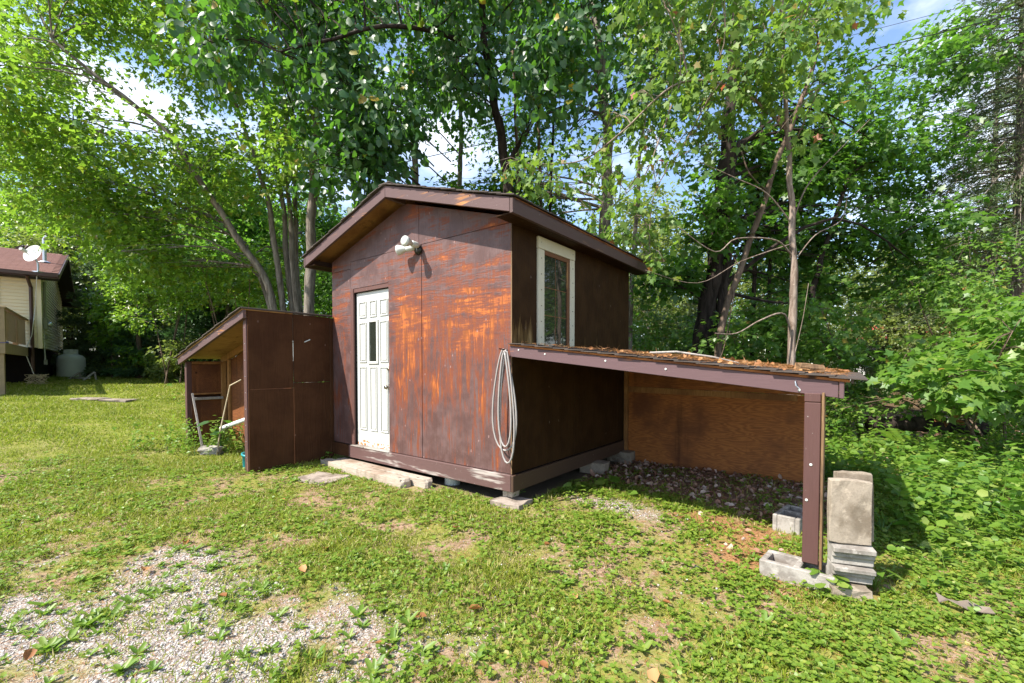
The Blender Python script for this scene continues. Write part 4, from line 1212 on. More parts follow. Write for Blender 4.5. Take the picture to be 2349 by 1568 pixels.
def make_tree(name, label, stems, blobs, leafm, barkm, leaf=.1, n_leaf=7, length=.32, template=T_LOBE, droop=.4, flat=1.0, jit=.45,
              near=0, limb_r=.03, group=None, bare=(), twigs=6, cat='tree', limb_max=4.5):
    base = Vector(stems[0][0][0]); z0 = gz(base.x, base.y)
    root = thing(name, label, cat, (base.x, base.y, z0), 0, group)
    off = Vector((base.x, base.y, z0))
    allpts = []
    for i, (pts, r0, r1) in enumerate(stems):
        c = curve(pts, 7); m = len(c)
        for k, p in enumerate(c):
            p.x += .14 * r0 * math.sin(k * .9 + i); p.y += .14 * r0 * math.cos(k * .7 + i * 2)
        rad = [r0 + (r1 - r0) * (k / (m - 1)) ** .9 for k in range(m)]
        rad = [q * (1 + .06 * math.sin(k * 1.9 + i)) for k, q in enumerate(rad)]
        if i == 0 or pts[0][2] < z0 + .8: rad[0] *= 1.35; rad[1] *= 1.12
        mb = MB(); mb.tube([p - off for p in c], rad, 10 if r0 > .05 else 6)
        mb.obj('trunk', barkm, root, True)
        allpts += list(zip(c, rad))
    mb = MB()
    for pts, r0, r1 in bare:
        c = curve(pts, 5); mb.tube([p - off for p in c], [r0 + (r1 - r0) * k / (len(c) - 1) for k in range(len(c))], 5)
    if bare: mb.obj('bare_branch', barkm, root, True)
    mb = MB()
    for c, r, n in blobs:
        c = Vector(c); best = None
        for p, q in allpts:
            dist = (p - c).length + 1.6 * max(0, p.z - c.z + .3)
            if best is None or dist < best[0]: best = (dist, p, q)
        _, p, q = best
        dv = c - p
        if dv.length < limb_max:
            rr = min(q * .7, limb_r * (0.5 + .25 * dv.length))
            mid = p + dv * .5 + Vector((0, 0, .12 * dv.length)) + Vector(rnd(3) * .08 * dv.length)
            cv = curve([p, mid, c + dv.normalized() * r[0] * .5], 4)
        else:
            rr = limb_r * .6; h_ = Vector((dv.x, dv.y, 0)).normalized()
            cv = curve([c - h_ * 1.1 - Vector((0, 0, .35)), c - h_ * .4, c + h_ * .6], 4)
        mb.tube([v - off for v in cv], [rr + (.006 - rr) * (k / (len(cv) - 1)) for k in range(len(cv))], 5, False)
        for k in range(twigs):
            a = cv[random.randrange(2, len(cv))]
            b = c + Vector(unit(rnd(3)) * np.array(r) * .85)
            m_ = a.lerp(b, .5) + Vector((0, 0, .05))
            mb.tube([a - off, m_ - off, b - off], [rr * .3 + .003, .005, .002], 3, False)
    if blobs: mb.obj('branches', barkm, root)['kind'] = 'stuff'
    if blobs:
        C, A = blob_sprays(blobs)
        pos, d, nr, sz = sprays(C, A, n_leaf, length, leaf, droop, flat, jit)
        if near:
            dist = np.linalg.norm(pos - np.array([0, 0, CAMZ]), axis=1)
            sel = np.argsort(dist)[:near * 3]; sel = rng.permutation(sel)[:near]
            keep = np.ones(len(pos), bool); keep[sel] = False
            lm = fast_mesh('leaf', np.array(template[0]), np.array(template[1]), leafm)
            for i in sel:
                y = unit(d[i]); x = unit(np.cross(y, nr[i])); z = np.cross(x, y); s = sz[i]
                o = link('leaf', lm, root)
                o.matrix_local = Matrix(((x[0] * s, y[0] * s, z[0] * s, pos[i][0] - off.x), (x[1] * s, y[1] * s, z[1] * s, pos[i][1] - off.y), (x[2] * s, y[2] * s, z[2] * s, pos[i][2] - off.z), (0, 0, 0, 1)))
            pos, d, nr, sz = pos[keep], d[keep], nr[keep], sz[keep]
        V, T = stamp(*template, pos - np.array(off), d, nr, sz)
        o = link('crown', fast_mesh('crown', V, T, leafm), root); o['kind'] = 'stuff'
    return root

m_leaf_y = leaf_mat('yellow_green_leaf', [(0, (.048, .125, .016)), (.35, (.085, .180, .020)), (.7, (.135, .225, .024)), (.93, (.200, .245, .030)), (1, (.28, .21, .02))], (.36, .62, .05), .42, .38, .5)
m_leaf_b = leaf_mat('broad_leaf', [(0, (.024, .066, .022)), (.5, (.036, .088, .028)), (.9, (.055, .115, .030)), (.985, (.075, .13, .02)), (1, (.42, .24, .02))], (.18, .46, .03), .36, .42, .5)
m_leaf_d = leaf_mat('dark_leaf', [(0, (.036, .096, .016)), (.5, (.062, .135, .020)), (1, (.105, .180, .026))], (.22, .50, .04), .44)
m_leaf_r = leaf_mat('bright_leaf', [(0, (.065, .135, .026)), (.5, (.105, .185, .032)), (.95, (.155, .220, .040)), (.985, (.25, .12, .03)), (1, (.30, .03, .02))], (.34, .57, .05), .40, .45, .4)
m_leaf_u = leaf_mat('sapling_leaf', [(0, (.060, .140, .022)), (.6, (.115, .205, .030)), (.97, (.170, .240, .040)), (1, (.30, .14, .03))], (.26, .54, .05), .40)
m_leaf_f = leaf_mat('far_leaf', [(0, (.065, .110, .026)), (.5, (.110, .150, .036)), (1, (.165, .185, .050))], (.40, .52, .08), .38)
m_ndl = leaf_mat('spruce_needle', [(0, (.062, .105, .045)), (.6, (.095, .145, .055)), (1, (.145, .190, .070))], (.10, .20, .04), .15, .5)
m_pine = leaf_mat('pine_needle', [(0, (.040, .095, .045)), (.6, (.065, .135, .058)), (1, (.095, .165, .065))], (.16, .36, .08), .2, .45)
m_hem = leaf_mat('hemlock_needle', [(0, (.055, .095, .040)), (.6, (.090, .135, .050)), (1, (.150, .180, .070))], (.2, .30, .08), .2, .5)
m_bark_g = bark('grey_bark', (.085, .068, .052), (.235, .20, .165))
m_bark_d = bark('dark_bark', (.014, .010, .008), (.050, .037, .030))
m_bark_b = bark('brown_bark', (.075, .050, .036), (.19, .135, .10))
m_bark_s = bark('sapling_bark', (.11, .075, .055), (.30, .235, .19), 1.4)
m_twig = flat('dead_twig', (.20, .16, .13), .9, .1, 0, .3, 8)

def V3(*p): return [at(*q) for q in p]
def ground_at(xv, Y):
    p = at(xv, 840, Y); return Vector((p.x, p.y, gz(p.x, p.y) - .08))

SKYH = [(300, 150, 60, 90), (40, 395, 70, 60), (950, 355, 60, 50), (1560, 490, 60, 50), (1900, 480, 70, 45), (1960, 620, 40, 50)]
TRUNKH = [(1660, 400, 60, 110), (1645, 560, 55, 120), (1625, 720, 45, 110)]
# --- yellow-green maple clump, left
b0 = ground_at(660, 10.0)
def stem(b, *p): return [tuple(b)] + [tuple(at(*q)) for q in p]
maple_stems = [
    (stem(b0, (622, 680, 9.9), (540, 540, 9.6), (452, 405, 9.2), (380, 300, 9.0), (250, 200, 8.8), (120, 90, 8.6)), .088, .025),
    (stem(b0 + Vector((.15, .1, 0)), (640, 640, 10), (618, 480, 10), (590, 380, 10), (545, 250, 9.8), (470, 60, 9.5)), .078, .025),
    (stem(b0 + Vector((.25, .3, 0)), (662, 640, 10.2), (650, 480, 10.2), (628, 330, 10.2), (600, 150, 10), (590, -60, 10)), .072, .025),
    (stem(b0 + Vector((.38, .2, 0)), (674, 640, 10.1), (665, 480, 10.1), (655, 350, 10.2), (668, 180, 10.2), (690, 0, 10.3)), .068, .025),
    (stem(b0 + Vector((.30, .5, 0)), (682, 640, 10.5), (678, 480, 10.5), (670, 350, 10.6), (640, 220, 10.6), (560, 60, 10.8)), .066, .025),
    (stem(b0 + Vector((.0, .4, 0)), (600, 640, 10.4), (520, 520, 10.6), (430, 480, 10.9), (300, 430, 11.2), (160, 400, 11.4)), .07, .02),
]
blobs = region((-70, 720), (-230, 420), (7.8, 11.6), 56, .95, 84, SKYH, .55, 3)
blobs += region((140, 720), (430, 620), (9.2, 12.6), 20, .75, 70, (), .5, 4)
blobs += region((-60, 260), (380, 500), (11, 12.5), 5, .9, 70, (), .5, 5)
make_tree('maple_tree', 'many-stemmed maple with yellow-green leaves sweeping over the lawn on the left', maple_stems, blobs, m_leaf_y, m_bark_g,
          leaf=.122, n_leaf=7, length=.38, template=T_LOBE, droop=.45, near=120, limb_r=.024)
# --- pale grey trunk close behind the left lean-to
b = ground_at(712, 9.0)
make_tree('grey_tree', 'straight pale grey trunk standing beside the left eave of the shed', [(stem(b, (711, 640, 9), (716, 480, 9), (722, 330, 9), (728, 150, 9), (735, -60, 9)), .115, .05)],
          region((640, 860), (-150, 420), (8.4, 9.8), 16, .6, 46, SKYH, .6, 7), m_leaf_d, m_bark_g, .10, 7, .32, T_LOBE)
# --- basswood hanging over the roof
b = ground_at(1185, 8.6)
bs = [(stem(b, (1180, 600, 8.6), (1166, 440, 8.5), (1152, 330, 8.4), (1130, 210, 8.2), (1108, 60, 8.0), (1090, -200, 7.8)), .125, .05),
      (stem(at(1160, 385, 8.5), (1210, 300, 8.4), (1260, 210, 8.3), (1330, 80, 8.2)), .05, .02),
      (stem(at(1125, 180, 8.2), (1040, 90, 7.6), (900, 60, 7.0), (760, 90, 6.6), (640, 120, 6.3)), .05, .015)]
blobs = region((460, 680), (-200, 120), (6.0, 7.6), 8, .46, 28, (), .75, 8) + region((680, 1000), (-200, 310), (6.6, 8.6), 20, .50, 36, SKYH, .75, 38)
blobs += region((980, 1500), (-220, 260), (7.0, 9.4), 29, .56, 42, SKYH, .75, 9)
blobs += region((690, 900), (290, 420), (6.4, 7.8), 8, .38, 24, SKYH, .9, 10)
blobs += region((800, 1000), (230, 330), (6.6, 7.4), 4, .32, 16, (), .9, 11)
make_tree('basswood_tree', 'dark-trunked tree with large hanging heart-shaped leaves above the shed roof', bs, blobs, m_leaf_b, m_bark_d,
          leaf=.108, n_leaf=7, length=.40, template=T_HEART, droop=1.25, flat=.25, jit=.55, near=220, limb_r=.020, twigs=5, limb_max=2.2)
# --- dark maple behind the roof
b = ground_at(1392, 10.0)
bs = [(stem(b, (1388, 640, 10), (1390, 480, 10), (1394, 330, 10), (1380, 170, 10), (1365, 0, 10), (1350, -200, 10)), .165, .07)]
blobs = region((900, 1560), (-200, 330), (9.8, 13.0), 36, .85, 66, SKYH, .6, 12)
blobs += region((1000, 1300), (420, 520), (9.8, 12.5), 7, .6, 60, (), .6, 13)
make_tree('dark_maple', 'tall grey-trunked maple with deep green leaves behind the middle of the roof', bs, blobs, m_leaf_d, m_bark_g, .125, 7, .36, T_LOBE, near=0)
# --- bare and slender trunks behind the roof
for i, (xb, pts, r0, mt, lab) in enumerate((
        (1195, [(1188, 430, 9.4), (1182, 250, 9.4), (1176, 100, 9.4), (1160, -120, 9.4)], .048, m_bark_b, 'thin upright trunk just right of the dark basswood trunk'),
        (950, [(952, 440, 11.5), (948, 320, 11.5), (940, 150, 11.4), (930, -60, 11.4)], .10, m_bark_g, 'grey trunk seen over the left slope of the shed roof'),
        (1245, [(1240, 470, 11), (1236, 330, 11), (1225, 120, 11), (1215, -60, 11)], .055, m_bark_b, 'slim brown trunk behind the ridge, with a close twin'),
        (1263, [(1262, 470, 11.3), (1268, 330, 11.3), (1270, 150, 11.3), (1280, -60, 11.3)], .050, m_bark_d, 'slim dark trunk, the right one of the close pair behind the roof'),
        (1055, [(1052, 470, 13), (1058, 330, 13), (1050, 160, 13)], .10, m_bark_g, 'pale trunk in the blue gap above the apex of the shed'),
        (1440, [(1450, 640, 9.5), (1462, 480, 9.5), (1470, 330, 9.5), (1500, 150, 9.5), (1540, -60, 9.6)], .055, m_bark_g, 'slender grey trunk at the back right corner of the shed'))):
    b = ground_at(xb, pts[0][2])
    make_tree('slender_tree', lab, [(stem(b, *pts), r0, r0 * .45)], region((pts[-1][0] - 140, pts[-1][0] + 140), (-180, 160), (pts[0][2] - .6, pts[0][2] + .9), 6, .6, 42, SKYH, .6, 30 + i),
              m_leaf_d, mt, .11, 7, .34, T_LOBE, group='slender trunks behind the shed')
# --- bright red maple sapling, right
b = ground_at(1813, 6.35)
bs = [(stem(b, (1818, 740, 6.35), (1821, 640, 6.35), (1817, 500, 6.35), (1811, 390, 6.35), (1803, 250, 6.3), (1796, 100, 6.3), (1790, -120, 6.3)), .060, .022),
      (stem(at(1804, 300, 6.35), (1700, 210, 6.3), (1560, 190, 6.3), (1430, 300, 6.3), (1330, 370, 6.3), (1200, 375, 6.3)), .022, .006),
      (stem(at(1560, 190, 6.3), (1520, 300, 6.3), (1480, 400, 6.3), (1430, 450, 6.3), (1370, 510, 6.3)), .014, .004),
      (stem(at(1640, 200, 6.3), (1570, 330, 6.3), (1500, 450, 6.3), (1490, 600, 6.3)), .013, .004)]
bare = [(V3((1818, 590, 6.35), (1780, 552, 6.2), (1690, 548, 6.0), (1640, 578, 5.9), (1555, 520, 5.8)), .014, .004),
        (V3((1817, 790, 6.35), (1800, 722, 6.2), (1745, 735, 6.0), (1690, 765, 5.9), (1640, 765, 5.8)), .016, .006),
        (V3((1822, 600, 6.35), (1870, 540, 6.4), (1930, 505, 6.5), (1945, 440, 6.5)), .010, .004),
        (V3((1818, 510, 6.35), (1850, 430, 6.4), (1905, 365, 6.5), (1995, 275, 6.6)), .013, .005),
        (V3((1817, 515, 6.35), (1760, 445, 6.2), (1690, 410, 6.1), (1600, 370, 6.0)), .011, .004),
        (V3((1815, 560, 6.3), (1700, 600, 6.2), (1600, 650, 6.1), (1480, 620, 6.0)), .008, .003),
        (V3((1816, 840, 6.3), (1840, 740, 6.3), (1855, 650, 6.3)), .006, .003)]
blobs = region((1490, 1930), (-200, 290), (5.7, 7.4), 34, .48, 22, (), .65, 14)
for xv, yv in ((1175, 375), (1235, 395), (1290, 375), (1345, 400), (1400, 395), (1440, 430), (1395, 340), (1465, 300), (1330, 440), (1425, 480), (1365, 510), (1480, 520), (1440, 545), (1500, 600), (1490, 380), (1420, 270), (1470, 220), (1560, 330), (1650, 330), (1380, 550), (1270, 430)):
    p = at(xv, yv, random.uniform(6.0, 6.8)); blobs.append(((p.x, p.y, p.z), (.30, .30, .20), 9))
make_tree('red_maple_sapling', 'slender young maple with bright sunlit leaves and bare lower twigs behind the lean-to', bs, blobs, m_leaf_r, m_bark_s,
          leaf=.098, n_leaf=6, length=.28, template=T_MAPLE, droop=.95, flat=.55, jit=.45, near=220, bare=bare, limb_r=.014, twigs=4, limb_max=1.5)
# --- big dark trunk and its dark green crown
b = ground_at(1607, 8.9)
bs = [(stem(b, (1612, 770, 8.9), (1634, 650, 8.9), (1652, 480, 8.9), (1664, 380, 8.9), (1675, 250, 8.9), (1690, 60, 8.9), (1700, -150, 8.9)), .195, .10),
      (stem(b + Vector((.33, .1, 0)), (1650, 740, 8.8), (1668, 600, 8.8), (1672, 470, 8.8), (1690, 330, 8.9)), .10, .06)]
blobs = region((1630, 2000), (330, 560), (9.5, 11.2), 17, .72, 58, SKYH + TRUNKH, .5, 15)
blobs += region((1700, 2180), (430, 720), (9.3, 11.5), 17, .66, 54, SKYH + [(2045, 800, 95, 110)], .5, 16)
blobs += region((1850, 2250), (20, 400), (9.5, 12), 13, .7, 46, SKYH, .5, 17)
blobs += region((1480, 1600), (600, 690), (8.4, 9.5), 3, .4, 40, (), .5, 18)
blobs += region((1560, 1740), (400, 640), (7.9, 8.5), 9, .34, 14, (), .5, 58)
make_tree('dark_trunk_maple', 'old maple with thick dark leaning trunk and shaded green leaves, right of the shed', bs, blobs, m_leaf_d, m_bark_d,
          .125, 7, .36, T_MAPLE, droop=.45, near=120, limb_r=.03)
# --- leaning slim trunks on the right
b = ground_at(1640, 8.0)
make_tree('leaning_tree', 'slim reddish trunk leaning to the right across the big dark trunk', [(stem(b, (1652, 770, 8), (1690, 640, 8), (1740, 500, 8), (1790, 350, 8), (1850, 200, 8.1), (1890, 60, 8.2)), .068, .03)],
          region((1780, 1980), (-60, 250), (7.6, 8.8), 6, .5, 30, (), .6, 19), m_leaf_d, m_bark_b, .11, 7, .32, T_LOBE,
          bare=[(V3((1760, 440, 8), (1720, 400, 8), (1700, 345, 8)), .02, .008), (V3((1700, 620, 8), (1650, 540, 8), (1560, 420, 8)), .012, .004), (V3((1690, 640, 8), (1660, 800, 7.6), (1640, 830, 7.5)), .01, .005)])
b = ground_at(1760, 9.5)
make_tree('leaning_tree', 'dark crooked trunk leaning right behind the young sunlit maple', [(stem(b, (1800, 790, 9.5), (1850, 730, 9.5), (1872, 640, 9.5), (1895, 560, 9.6), (1950, 400, 9.8), (2000, 260, 10)), .09, .03)],
          region((1900, 2080), (200, 480), (9.2, 10.6), 6, .55, 34, SKYH, .5, 20), m_leaf_d, m_bark_d, .11, 7, .32, T_LOBE)
for i, (xb, Y, top, r0, lab) in enumerate(((1725, 9.8, (1742, 380), .055, 'thin dark straight trunk between the leaning trunk and the sunlit sapling'), (1760, 10.4, (1785, 420), .045, 'thinnest dark trunk close behind the sunlit sapling'))):
    b = ground_at(xb, Y)
    make_tree('slender_tree', lab, [(stem(b, (xb + 3, 700, Y), (xb + 10, 560, Y), (*top, Y), (top[0] + 10, 200, Y)), r0, r0 * .5)],
              region((xb - 100, xb + 120), (120, 380), (Y - .5, Y + .6), 4, .5, 40, (), .5, 40 + i), m_leaf_d, m_bark_d, .11, 7, .32, T_LOBE, group='thin trunks right of the shed')
# --- understory behind the lean-to
COTH = [(2045, 800, 75, 62), (2145, 985, 105, 45)]
def shrub(label, xs, ys, Ys, n, r, sp, mat, leaf, tmpl, seed, near=0, squash=.5, droop=.35, name='shrub', group=None):
    bl = region(xs, ys, Ys, n, r, sp, COTH, squash, seed); n = len(bl)
    cx = sum(q[0][0] for q in bl) / n; cy = sum(q[0][1] for q in bl) / n
    st = []
    for k in range(4):
        q = random.choice(bl)[0]; g0 = Vector((cx + random.uniform(-.25, .25), cy + random.uniform(-.25, .25), gz(cx, cy) - .05))
        st.append(([tuple(g0), tuple(g0.lerp(Vector(q), .5) + Vector((0, 0, .15))), q], .022, .007))
    return make_tree(name, label, st, bl, mat, m_bark_b, leaf, 7, .28, tmpl, droop=droop, near=near, limb_r=.012, twigs=4, cat='shrub', group=group)
shrub('mid-green maple brush right behind the back corner of the shed', (1450, 1640), (740, 830), (9.5, 12), 9, .5, 40, m_leaf_u, .10, T_LOBE, 21)
shrub('leafy green brush at the foot of the thick dark trunk', (1670, 1830), (690, 850), (8.2, 9.9), 10, .42, 34, m_leaf_u, .10, T_MAPLE, 22)
shrub('shaded maple brush above the outer end of the lean-to', (1850, 2040), (690, 900), (7.4, 9.8), 11, .46, 32, m_leaf_u, .10, T_MAPLE, 23)
shrub('sunlit maple sapling with flat layers of pale leaves at the right edge', (2010, 2420), (700, 930), (5.4, 7.2), 20, .42, 26, m_leaf_u, .115, T_MAPLE, 24, near=160, squash=.32, name='maple_sapling')
shrub('tall airy sapling with small leaves on the far right, below the conifer', (2060, 2420), (560, 740), (7.5, 9.5), 11, .5, 28, m_leaf_u, .085, T_LOBE, 25, squash=.4, name='airy_sapling')
shrub('low dark brush on the right, behind the fern fronds', (1900, 2400), (880, 1000), (7.2, 8.8), 13, .40, 30, m_leaf_u, .075, T_LOBE, 26)

shrub('sunlit maple brush at the wood edge between the house and the pine', (290, 440), (590, 760), (13.5, 15.5), 12, .55, 40, m_leaf_y, .12, T_LOBE, 27)
shrub('sunlit leafy brush seen just over the sloping left lean-to roof', (440, 640), (600, 730), (10.5, 13), 12, .55, 40, m_leaf_y, .11, T_LOBE, 28)
shrub('green brush along the lawn edge just right of the propane tank', (205, 330), (600, 830), (15.6, 17.2), 12, .6, 42, m_leaf_y, .13, T_LOBE, 29)
shrub('pale green brush at the far lawn edge, left of the lean-to roof', (330, 440), (730, 850), (14.8, 16.2), 9, .5, 40, m_leaf_f, .12, T_LOBE, 59)
# --- needle trees
def conifer(name, label, base, h, spread, mat, bk, seed, needle=.10, per=70, wid=.012, droop=.25, tr=.12, z_lo=.12, tuft=True, group=None, levels=None, side=None):
    r_ = np.random.default_rng(seed)
    root = thing(name, label, 'tree', base, 0, group)
    MB().tube([(0, 0, -.1), (0.03, 0, h * .35), (-.02, .02, h * .7), (0, 0, h)], [tr * 1.2, tr * .85, tr * .5, .015], 8).obj('trunk', bk, root, True)
    mb = MB(); P = []; D = []
    L_ = levels or int(h / .38)
    for i in range(L_):
        f = z_lo + (1 - z_lo) * i / L_
        z = f * h; ln = spread * (1 - f) ** .75 + .15
        for k in range(6):
            w = r_.random() * 6.283
            if side is not None and r_.random() < .5: w = side + r_.normal() * .7
            l = ln * r_.uniform(.6, 1.15); dx, dy = math.cos(w), math.sin(w)
            p0 = np.array([0, 0, z]); p1 = np.array([dx * l * .5, dy * l * .5, z + .06 * l - droop * l * .25]); p2 = np.array([dx * l, dy * l, z - droop * l])
            mb.tube([p0, p1, p2], [.018 + .006 * l, .012, .004], 4, False)
            m = int(per * l)
            t = r_.random(m) ** .7
            q = (1 - t)[:, None] ** 2 * p0 + 2 * (t * (1 - t))[:, None] * p1 + (t ** 2)[:, None] * p2
            sdv = np.array([-dy, dx, 0]); off = (r_.random(m) - .5) * .75 * l * (1.05 - t * .6)
            q = q + sdv * off[:, None] + np.array([dx, dy, 0]) * (np.abs(off) * .4)[:, None] + np.stack([0 * t, 0 * t, r_.normal(size=m) * .03 - np.abs(off) * droop * .5], -1)
            P.append(q); D.append(np.array([dx, dy, -droop]) + sdv * np.sign(off)[:, None] * .8 + r_.normal(size=(m, 3)) * (.7 if tuft else .35))
    mb.obj('branches', bk, root)['kind'] = 'stuff'
    P = np.concatenate(P); D = np.concatenate(D)
    cl = Cloud(); n = len(P)
    for q in range(3):
        d = unit(D) + r_.normal(size=(n, 3)) * .35
        V, T = stamp(*T_KITE, P + r_.normal(size=(n, 3)) * .03, d, r_.normal(size=(n, 3)) + np.array([0, 0, .8]), needle * r_.uniform(.6, 1.3, n), np.full(n, wid))
        cl.add(V, T)
    link('foliage', cl.mesh('foliage', mat), root)['kind'] = 'stuff'
    return root
def copy_tree(src, loc, rz, sc, label=None, group=None):
    c = src.copy(); COL.objects.link(c); c.location = loc; c.rotation_euler = (0, 0, rz); c.scale = (sc, sc, sc)
    if label: c['label'] = label
    if group: c['group'] = group
    for ch in list(src.children):
        d = ch.copy(); COL.objects.link(d); d.parent = c
    return c
def gp(xv, Y):
    p = ground_at(xv, Y); return (p.x, p.y, p.z)
sp = conifer('spruce_tree', 'dark dense spruce at the lawn edge, right of the propane tank', gp(245, 18.5), 5.6, 1.9, m_ndl, m_bark_d, 3, .16, 105, .050, .22)
copy_tree(sp, gp(360, 20.0), 1.3, 1.25, 'tallest dark spruce of the left wood, behind the soft pine')
copy_tree(sp, gp(455, 18.0), 2.6, .9, 'short dark spruce between soft pine and the left lean-to')
copy_tree(sp, gp(160, 22.0), .6, 1.2, 'dark spruce standing behind the propane tank and house wall')
copy_tree(sp, gp(1610, 15.0), 2.2, .75, 'dark spruce boughs low behind the shed back corner')
pn = conifer('pine_tree', 'soft blue-green young pine at the far edge of the lawn', gp(318, 16.6), 2.9, 1.1, m_pine, m_bark_b, 5, .19, 90, .030, .02)
copy_tree(pn, gp(500, 17.0), 1.0, 1.6, 'larger soft pine behind the roof of the left lean-to')
hm = conifer('hemlock_tree', 'tall wispy hemlock with thin hanging sprays in the upper right corner', gp(2330, 10.5), 13.0, 3.4, m_hem, m_bark_g, 8, .14, 30, .026, .38, .17, .30, False, side=3.3)
copy_tree(hm, gp(2270, 15.0), 1.1, .95, 'second hemlock further back on the right, thinner and paler')
for i, (xv, Y) in enumerate(((2040, 26), (2160, 30), (1500, 34))):
    copy_tree(sp, gp(xv, Y), i * 2.0, 1.7 + .2 * i, 'spruce showing far off through the trees on the right', 'distant spruces on the right')
# --- background broadleaf trees
def bg_tree(name, label, base, h, r, mat, seed, n=14, sp_=60, leaf=.17):
    rr = random.Random(seed); b = Vector(base); bl = []
    for k in range(n):
        w = rr.random() * 6.283; f = rr.uniform(.28, 1.0); q = r * math.sin(min(1, (f - .12) * 1.25) * math.pi) ** .6 * rr.uniform(.3, .95) if f < .98 else .1
        q = abs(q.real if isinstance(q, complex) else q)
        bl.append(((b.x + q * math.cos(w), b.y + q * math.sin(w), b.z + f * h), (r * .48, r * .48, r * .34), sp_))
    st = [([tuple(b), (b.x + .1, b.y, b.z + h * .4), (b.x - .1, b.y + .1, b.z + h * .95)], .03 * h ** .8, .02)]
    return make_tree(name, label, st, bl, mat, m_bark_g, leaf, 6, .45, T_KITE, limb_r=.02, twigs=2)
G = 'woodland trees behind the yard'
b1 = bg_tree('woodland_tree', 'leafy tree of the wood behind the yard', gp(1480, 20), 8.5, 3.0, m_leaf_f, 1, 20, 85); b1['group'] = G
b2 = bg_tree('woodland_tree', 'leafy tree of the wood behind the yard', gp(520, 17), 7.5, 2.8, m_leaf_d, 2, 20, 85); b2['group'] = G
b3 = bg_tree('woodland_tree', 'leafy tree of the wood behind the yard', gp(60, 27), 11, 3.6, m_leaf_y, 3, 22, 85, .2); b3['group'] = G
def LBL(s_, xv):
    kind = 'pale green' if s_ is b1 else ('deep green' if s_ is b2 else 'yellow-green')
    where = 'beyond the house on the left' if xv < 250 else ('behind the left lean-to and lawn edge' if xv < 720 else ('behind the shed roof' if xv < 1440 else ('behind the open lean-to' if xv < 1960 else 'at the far right edge of the wood')))
    return kind + ' woodland tree ' + where
spots = [(b1, 1590, 24, .9), (b1, 1750, 22, .8), (b1, 1900, 24, .85), (b1, 2080, 22, .85), (b1, 2230, 24, 1.0), (b1, 2380, 26, 1.1), (b1, 1980, 34, 1.0), (b1, 1660, 34, 1.0), (b1, 2140, 44, 1.2),
         (b2, 620, 19, .9), (b1, 400, 22, .9), (b1, 290, 23, .9), (b1, 500, 19, .7), (b1, 90, 21, .75), (b2, 720, 16, .85), (b2, 820, 20, .9), (b2, 940, 22, .75), (b2, 1090, 19, .8), (b2, 1230, 24, .9), (b2, 1340, 18, .8), (b2, 1420, 26, .9), (b1, 1850, 16, .6),
         (b3, 170, 26, .9), (b3, -60, 30, 1.1), (b3, -200, 26, 1.0), (b3, 300, 32, 1.1), (b3, 450, 30, .95), (b3, 600, 30, .9), (b3, 760, 32, .8)]
for i, (s_, xv, Y, k) in enumerate(spots):
    copy_tree(s_, gp(xv, Y), i * 1.9, k, LBL(s_, xv), 'woodland trees ' + LBL(s_, xv).split(' woodland tree ')[1])

for i, (X_, Y_, k) in enumerate(((13.5, 9.0, .85), (17.0, 12.5, 1.0), (15.5, 6.5, .8), (20.5, 10.0, 1.1))):
    copy_tree(b1, (X_, Y_, gz(X_, Y_)), 2.1 * i, k, 'pale green woodland tree at the far right edge of the wood', 'woodland trees at the far right edge of the wood')
for s_, xv in ((b1, 1480), (b2, 520), (b3, 60)):
    s_['label'] = LBL(s_, xv); s_['group'] = 'woodland trees ' + LBL(s_, xv).split(' woodland tree ')[1]
# ------------------------------------------------------------------ ground cover
def scatter(n, x0, x1, y0, y1, dens):
    x = rng.uniform(x0, x1, n); y = rng.uniform(y0, y1, n)
    k = rng.random(n) < dens(x, y)
    x, y = x[k], y[k]
    return np.stack([x, y, ground_z(x, y) + .035 * (fbm(x, y, .9, 2) - .5) * np.clip(y / 3, .3, 1) + .016 * (fbm(x, y, 5.0, 8, 3) - .5)], -1)
def blockers(x, y):
    sx, sy = to_shed(x, y)
    b = (sx > -3.25) & (sx < .08) & (sy > -.02) & (sy < 2.9)
    b |= (sx > -3.05) & (sx < -1.02) & (sy > -.33) & (sy < 0)
    b |= (np.abs(sx + 2.36) < .22) & (np.abs(sy + .66) < .17)
    b |= (np.abs(sx + .02) < .19) & (np.abs(sy - .02) < .16)
    b |= (sx > 2.2) & (sx < 2.8) & (sy > -.2) & (sy < .05)
    return b
def lawn(x, y, grav=.20, dry=1.0):
    g, li, un, ne, fo = masks(x, y)
    d = 1 - (1 - grav) * g
    d = d * (1 - .88 * li) * (1 - un) * (1 - .80 * ne) * (1 - .8 * fo)
    p = fbm(x, y, 1.6, 5); p2 = fbm(x, y, 6.0, 6, 3)
    bare = np.clip((p * .6 + p2 * .4 - .40) * 9 + .25, 0.28, 1)      # patchy turf
    bare = np.where(y > 5.5, np.clip(bare + .5, 0, 1), bare)
    return d * bare * ~blockers(x, y)
def clover_d(x, y):
    r_ = np.clip((x - .1 + .25 * (y - 2)) / 1.6, 0.35, 1)
    return lawn(x, y, .14) * r_ * np.clip((fbm(x, y, 2.4, 15) - .34) * 6, .15, 1)
m_grass = leaf_mat('grass_blade', [(0, (.105, .155, .013)), (.40, (.170, .215, .018)), (.72, (.240, .260, .028)), (.84, (.32, .29, .08)), (1, (.46, .38, .18))], (.42, .55, .05), .35, .5, .3)
m_clover = leaf_mat('clover_leaf', [(0, (.090, .160, .018)), (.6, (.150, .230, .026)), (.94, (.215, .270, .040)), (1, (.30, .24, .06))], (.32, .58, .05), .35, .45, .4)
m_weed = leaf_mat('weed_leaf', [(0, (.085, .165, .020)), (.7, (.145, .230, .030)), (1, (.23, .28, .06))], (.30, .55, .05), .35, .45, .4)
cl = Cloud()
